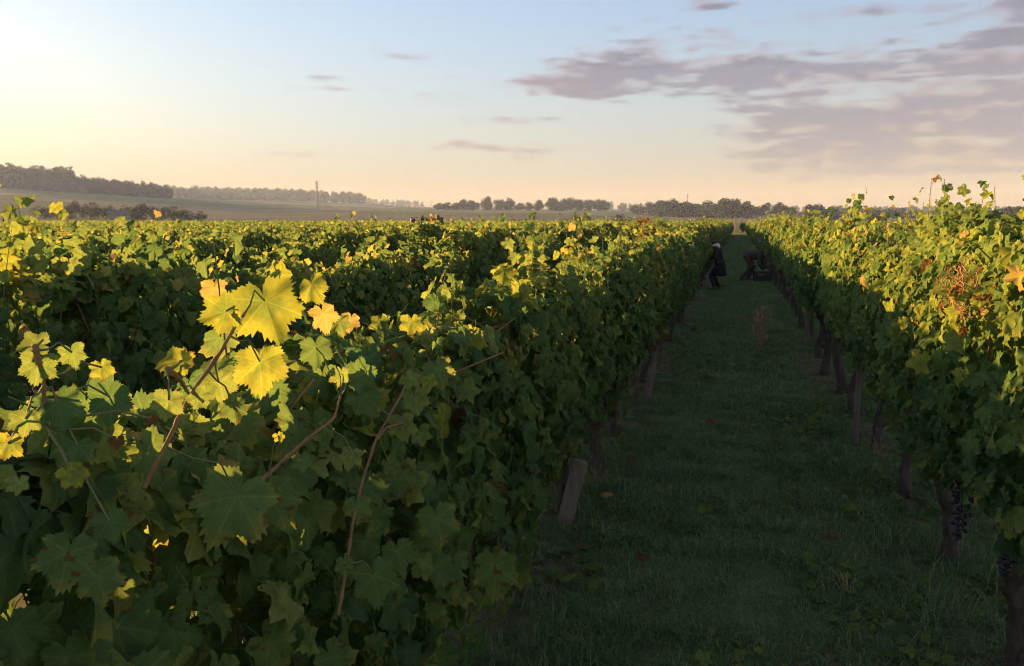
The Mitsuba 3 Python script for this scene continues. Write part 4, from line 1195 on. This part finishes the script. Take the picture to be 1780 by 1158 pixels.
# bushes and low trees nearer by
SHRUB = [(88, 4.8, 9, 330), (112, 5.6, 9, 332), (140, 6.6, 9, 328), (165, 6.2, 9, 335), (190, 5.8, 9, 338), (236, 6.4, 9, 318), (256, 6.6, 9, 316), (280, 6.2, 10, 318), (304, 5.6, 9, 320), (328, 5.0, 9, 322), (350, 4.0, 8, 324)]
for px, h, w, r in SHRUB:
    key = numbered('shrub')
    plant(key, g, px, r, h, w, 'bush', .1)
    q = SHRUB.index((px, h, w, r))
    lab(key, f'{ORD[q] if q < 5 else ORD[q - 5]} brownish shrub from the left in the thicket {"left" if q < 5 else "right"} of the grey shed', 'shrub', 'thicket round the grey shed')
for px, h, w, r, t in [(1008, 4.3, 5.0, 175, 'round dark bush alone in the pale field below the copse'), (1082, 3.7, 6.5, 170, 'low wide bush in the pale field, left of the alley end'), (905, 3.4, 6.0, 170, 'low faint bush in the field left of the round dark bush'),
                       (1212, 2.7, 5, 160, 'low dark bush at the far edge of the vines, left of the alley end'), (1246, 2.7, 3.4, 150, 'small dark bush at the far edge of the vines, next to the alley end'), (1520, 3.4, 4, 150, 'bush at the far edge of the vines on the right')]:
    key = numbered('bush')
    plant(key, g, px, r, h, w, 'bush', .1)
    lab(key, t, 'bush')
key = 'cypress'
x, y, z = polar(-.25, 122)
inst(key, 'tall_tree_kind_1', rotz(.5, (x, y, z - .1)) @ np.diag([1.5, 1.5, 1.95, 1]))
lab(key, 'dark slender conifer at the far end of the alley', 'tree')


def mast(key, px, r, h, text, kind):
    x, y, z = polar(azim(px), r)
    if kind == 'pole':
        scene[key + '__pole'] = mikit.ply(xf(tube([[0, 0, -.3], [0, 0, h]], [.16 * h / 10, .11 * h / 10], 8), rotz(0, (x, y, z))), 'weathered_wood', smooth=40)
        scene[key + '__crossarm'] = mikit.ply(xf(box(-h * .07, h * .07, -.08, .08, h * .93, h * .93 + .16), rotz(.4, (x, y, z))), 'galvanised', smooth=False)
        lab(key, text, 'pole')
        return
    b, legs, br = h * .055, [], []
    W = lambda q: b * (1 - q) + .22 * q
    for sx in (-1, 1):
        for sy in (-1, 1):
            legs.append(tube([[sx * b, sy * b, -.2], [sx * .22, sy * .22, h]], h * .0062, 5))
    lv = np.linspace(0, 1, 15)
    for q0, q1 in zip(lv[:-1], lv[1:]):
        a, c = W(q0), W(q1)
        for s in (-1, 1):
            br += [tube([[-a, s * a, q0 * h], [c, s * c, q1 * h]], h * .0036, 4), tube([[a, s * a, q0 * h], [-c, s * c, q1 * h]], h * .0036, 4), tube([[s * a, -a, q0 * h], [s * c, c, q1 * h]], h * .0036, 4), tube([[s * a, a, q0 * h], [s * c, -c, q1 * h]], h * .0036, 4)]
    m = rotz(.6, (x, y, z))
    for k, L in enumerate(legs):
        scene[f'{key}__leg' + (f'_{k:03d}' if k else '')] = mikit.ply(xf(L, m), 'galvanised', smooth=True)
    scene[key + '__bracing'] = mikit.ply(xf(join(br), m), 'galvanised', smooth=True)
    for k, q in enumerate((.80, .90, .985)):
        scene[f'{key}__crossarm' + (f'_{k:03d}' if k else '')] = mikit.ply(xf(join([tube([[-h * .075, 0, q * h], [h * .075, 0, q * h]], h * .0055, 5), tube([[-h * .075, 0, q * h], [0, 0, q * h + h * .03]], h * .003, 4), tube([[h * .075, 0, q * h], [0, 0, q * h + h * .03]], h * .003, 4)]), m), 'galvanised', smooth=True)
    lab(key, text, 'pylon')


mast('pylon', 556, 600, 20.5, 'tall slim lattice pylon standing in the fields left of centre', 'lattice')
mast('utility_pole', 388, 620, 9.5, 'thin utility pole in the fields below the second ridge on the left', 'pole')
mast('utility_pole_001', 751, 680, 7.5, 'short utility pole at the left end of the far copse', 'pole')
mast('utility_pole_002', 1191, 640, 17, 'mast rising above the tree line, left of the alley end', 'pole')
mast('utility_pole_003', 298, 250, 5.0, 'thin pale pole before the thicket right of the grey shed', 'pole')
used.update(['pylon', 'utility_pole', 'utility_pole_001', 'utility_pole_002', 'utility_pole_003'])


def house(key, px, r, w, d, h, rise, text, wall, roof, turn=0.0, windows=2, cat='house'):
    th = azim(px)
    x, y, z = polar(th, r)
    m = rotz(math.radians(th) + turn, (x, y, z - .2))
    scene[f'{key}__wall'] = mikit.ply(xf(join([box(-w / 2, w / 2, -d / 2, d / 2, 0, h),
                                                (np.array([[-w / 2, -d / 2, h], [-w / 2, d / 2, h], [-w / 2, 0, h + rise], [w / 2, -d / 2, h], [w / 2, d / 2, h], [w / 2, 0, h + rise]]), np.array([[0, 1, 2], [3, 5, 4]]))]), m), wall, smooth=False)
    e = .35
    sl = lambda s: (np.array([[-w / 2 - e, s * (d / 2 + e), h - rise * e / (d / 2)], [w / 2 + e, s * (d / 2 + e), h - rise * e / (d / 2)], [w / 2 + e, 0, h + rise], [-w / 2 - e, 0, h + rise]]), s)
    rv, rf = [], []
    for s in (-1, 1):
        q, _ = sl(s)
        a = len(rv) * 8
        rv.append(np.vstack([q + [0, 0, .03], q + [0, 0, .20]]))
        rf += [[a + i, a + j, a + k] for i, j, k in ((0, 1, 2), (0, 2, 3), (4, 6, 5), (4, 7, 6), (0, 5, 1), (0, 4, 5), (1, 6, 2), (1, 5, 6), (2, 7, 3), (2, 6, 7), (3, 4, 0), (3, 7, 4))]
    scene[f'{key}__roof'] = mikit.ply(xf((np.vstack(rv), np.array(rf)), m), roof, smooth=False)
    for k in range(windows):
        cx = (k + .5) / windows * w - w / 2
        scene[f'{key}__window' + (f'_{k:03d}' if k else '')] = mikit.ply(xf(box(cx - .5, cx + .5, -d / 2 - .04, -d / 2 + .02, h * .38, h * .38 + 1.2), m), 'window_dark', smooth=False)
    lab(key, text, cat)


house('shed', 215, 300, 6.6, 5, 3.2, 1.2, 'grey shed between the two halves of the thicket on the left', 'grey_wall', 'slate_roof', windows=1, cat='shed')
house('white_house', 1388, 385, 3.6, 5, 2.6, 1.4, 'small white house left of the dark clump of trees on the plain', 'render_wall', 'tile_roof', windows=1)
house('long_barn', 1348, 430, 15, 6, 1.7, .7, 'long low pale barn before the trees on the plain', 'render_wall', 'slate_roof', windows=4, cat='barn')
house('pale_house', 1456, 470, 10, 6, 2.2, 1.0, 'pale low house right of the dark clump of trees on the plain', 'render_wall', 'slate_roof', windows=3)
used.update(['shed', 'white_house', 'long_barn', 'pale_house'])
g = np.random.default_rng(74)
for k in range(46):
    key = numbered('vineyard_stake')
    x, y = -9.5 + (k % 12) * 1.25 + g.normal(0, .1), 136 + (k // 12) * 9 + g.normal(0, .3)
    z = height(x, y)
    scene[key] = mikit.ply(xf(rough(tube([[0, 0, -.2], [0, 0, 1.2], [g.normal(0, .03), 0, 2.6]], [.05, .05, .045], 6), .008, 6, k), rotz(0, (x, y, z))), 'weathered_wood', smooth=40)
    lab(key, 'pale stake of the young planting beyond the far end of the alley', 'stake', 'pale stakes of the young planting')

# ------------------------------------------------------------------ the air
scene['haze'] = {'type': 'cube', 'to_world': T().translate([0, 0, 53]).scale([3400, 3400, 57]), 'bsdf': {'type': 'null'}, 'interior': ref('haze_air')}
lab('haze', 'thin morning haze lying over the vineyard and the hills', 'haze', kind='stuff')
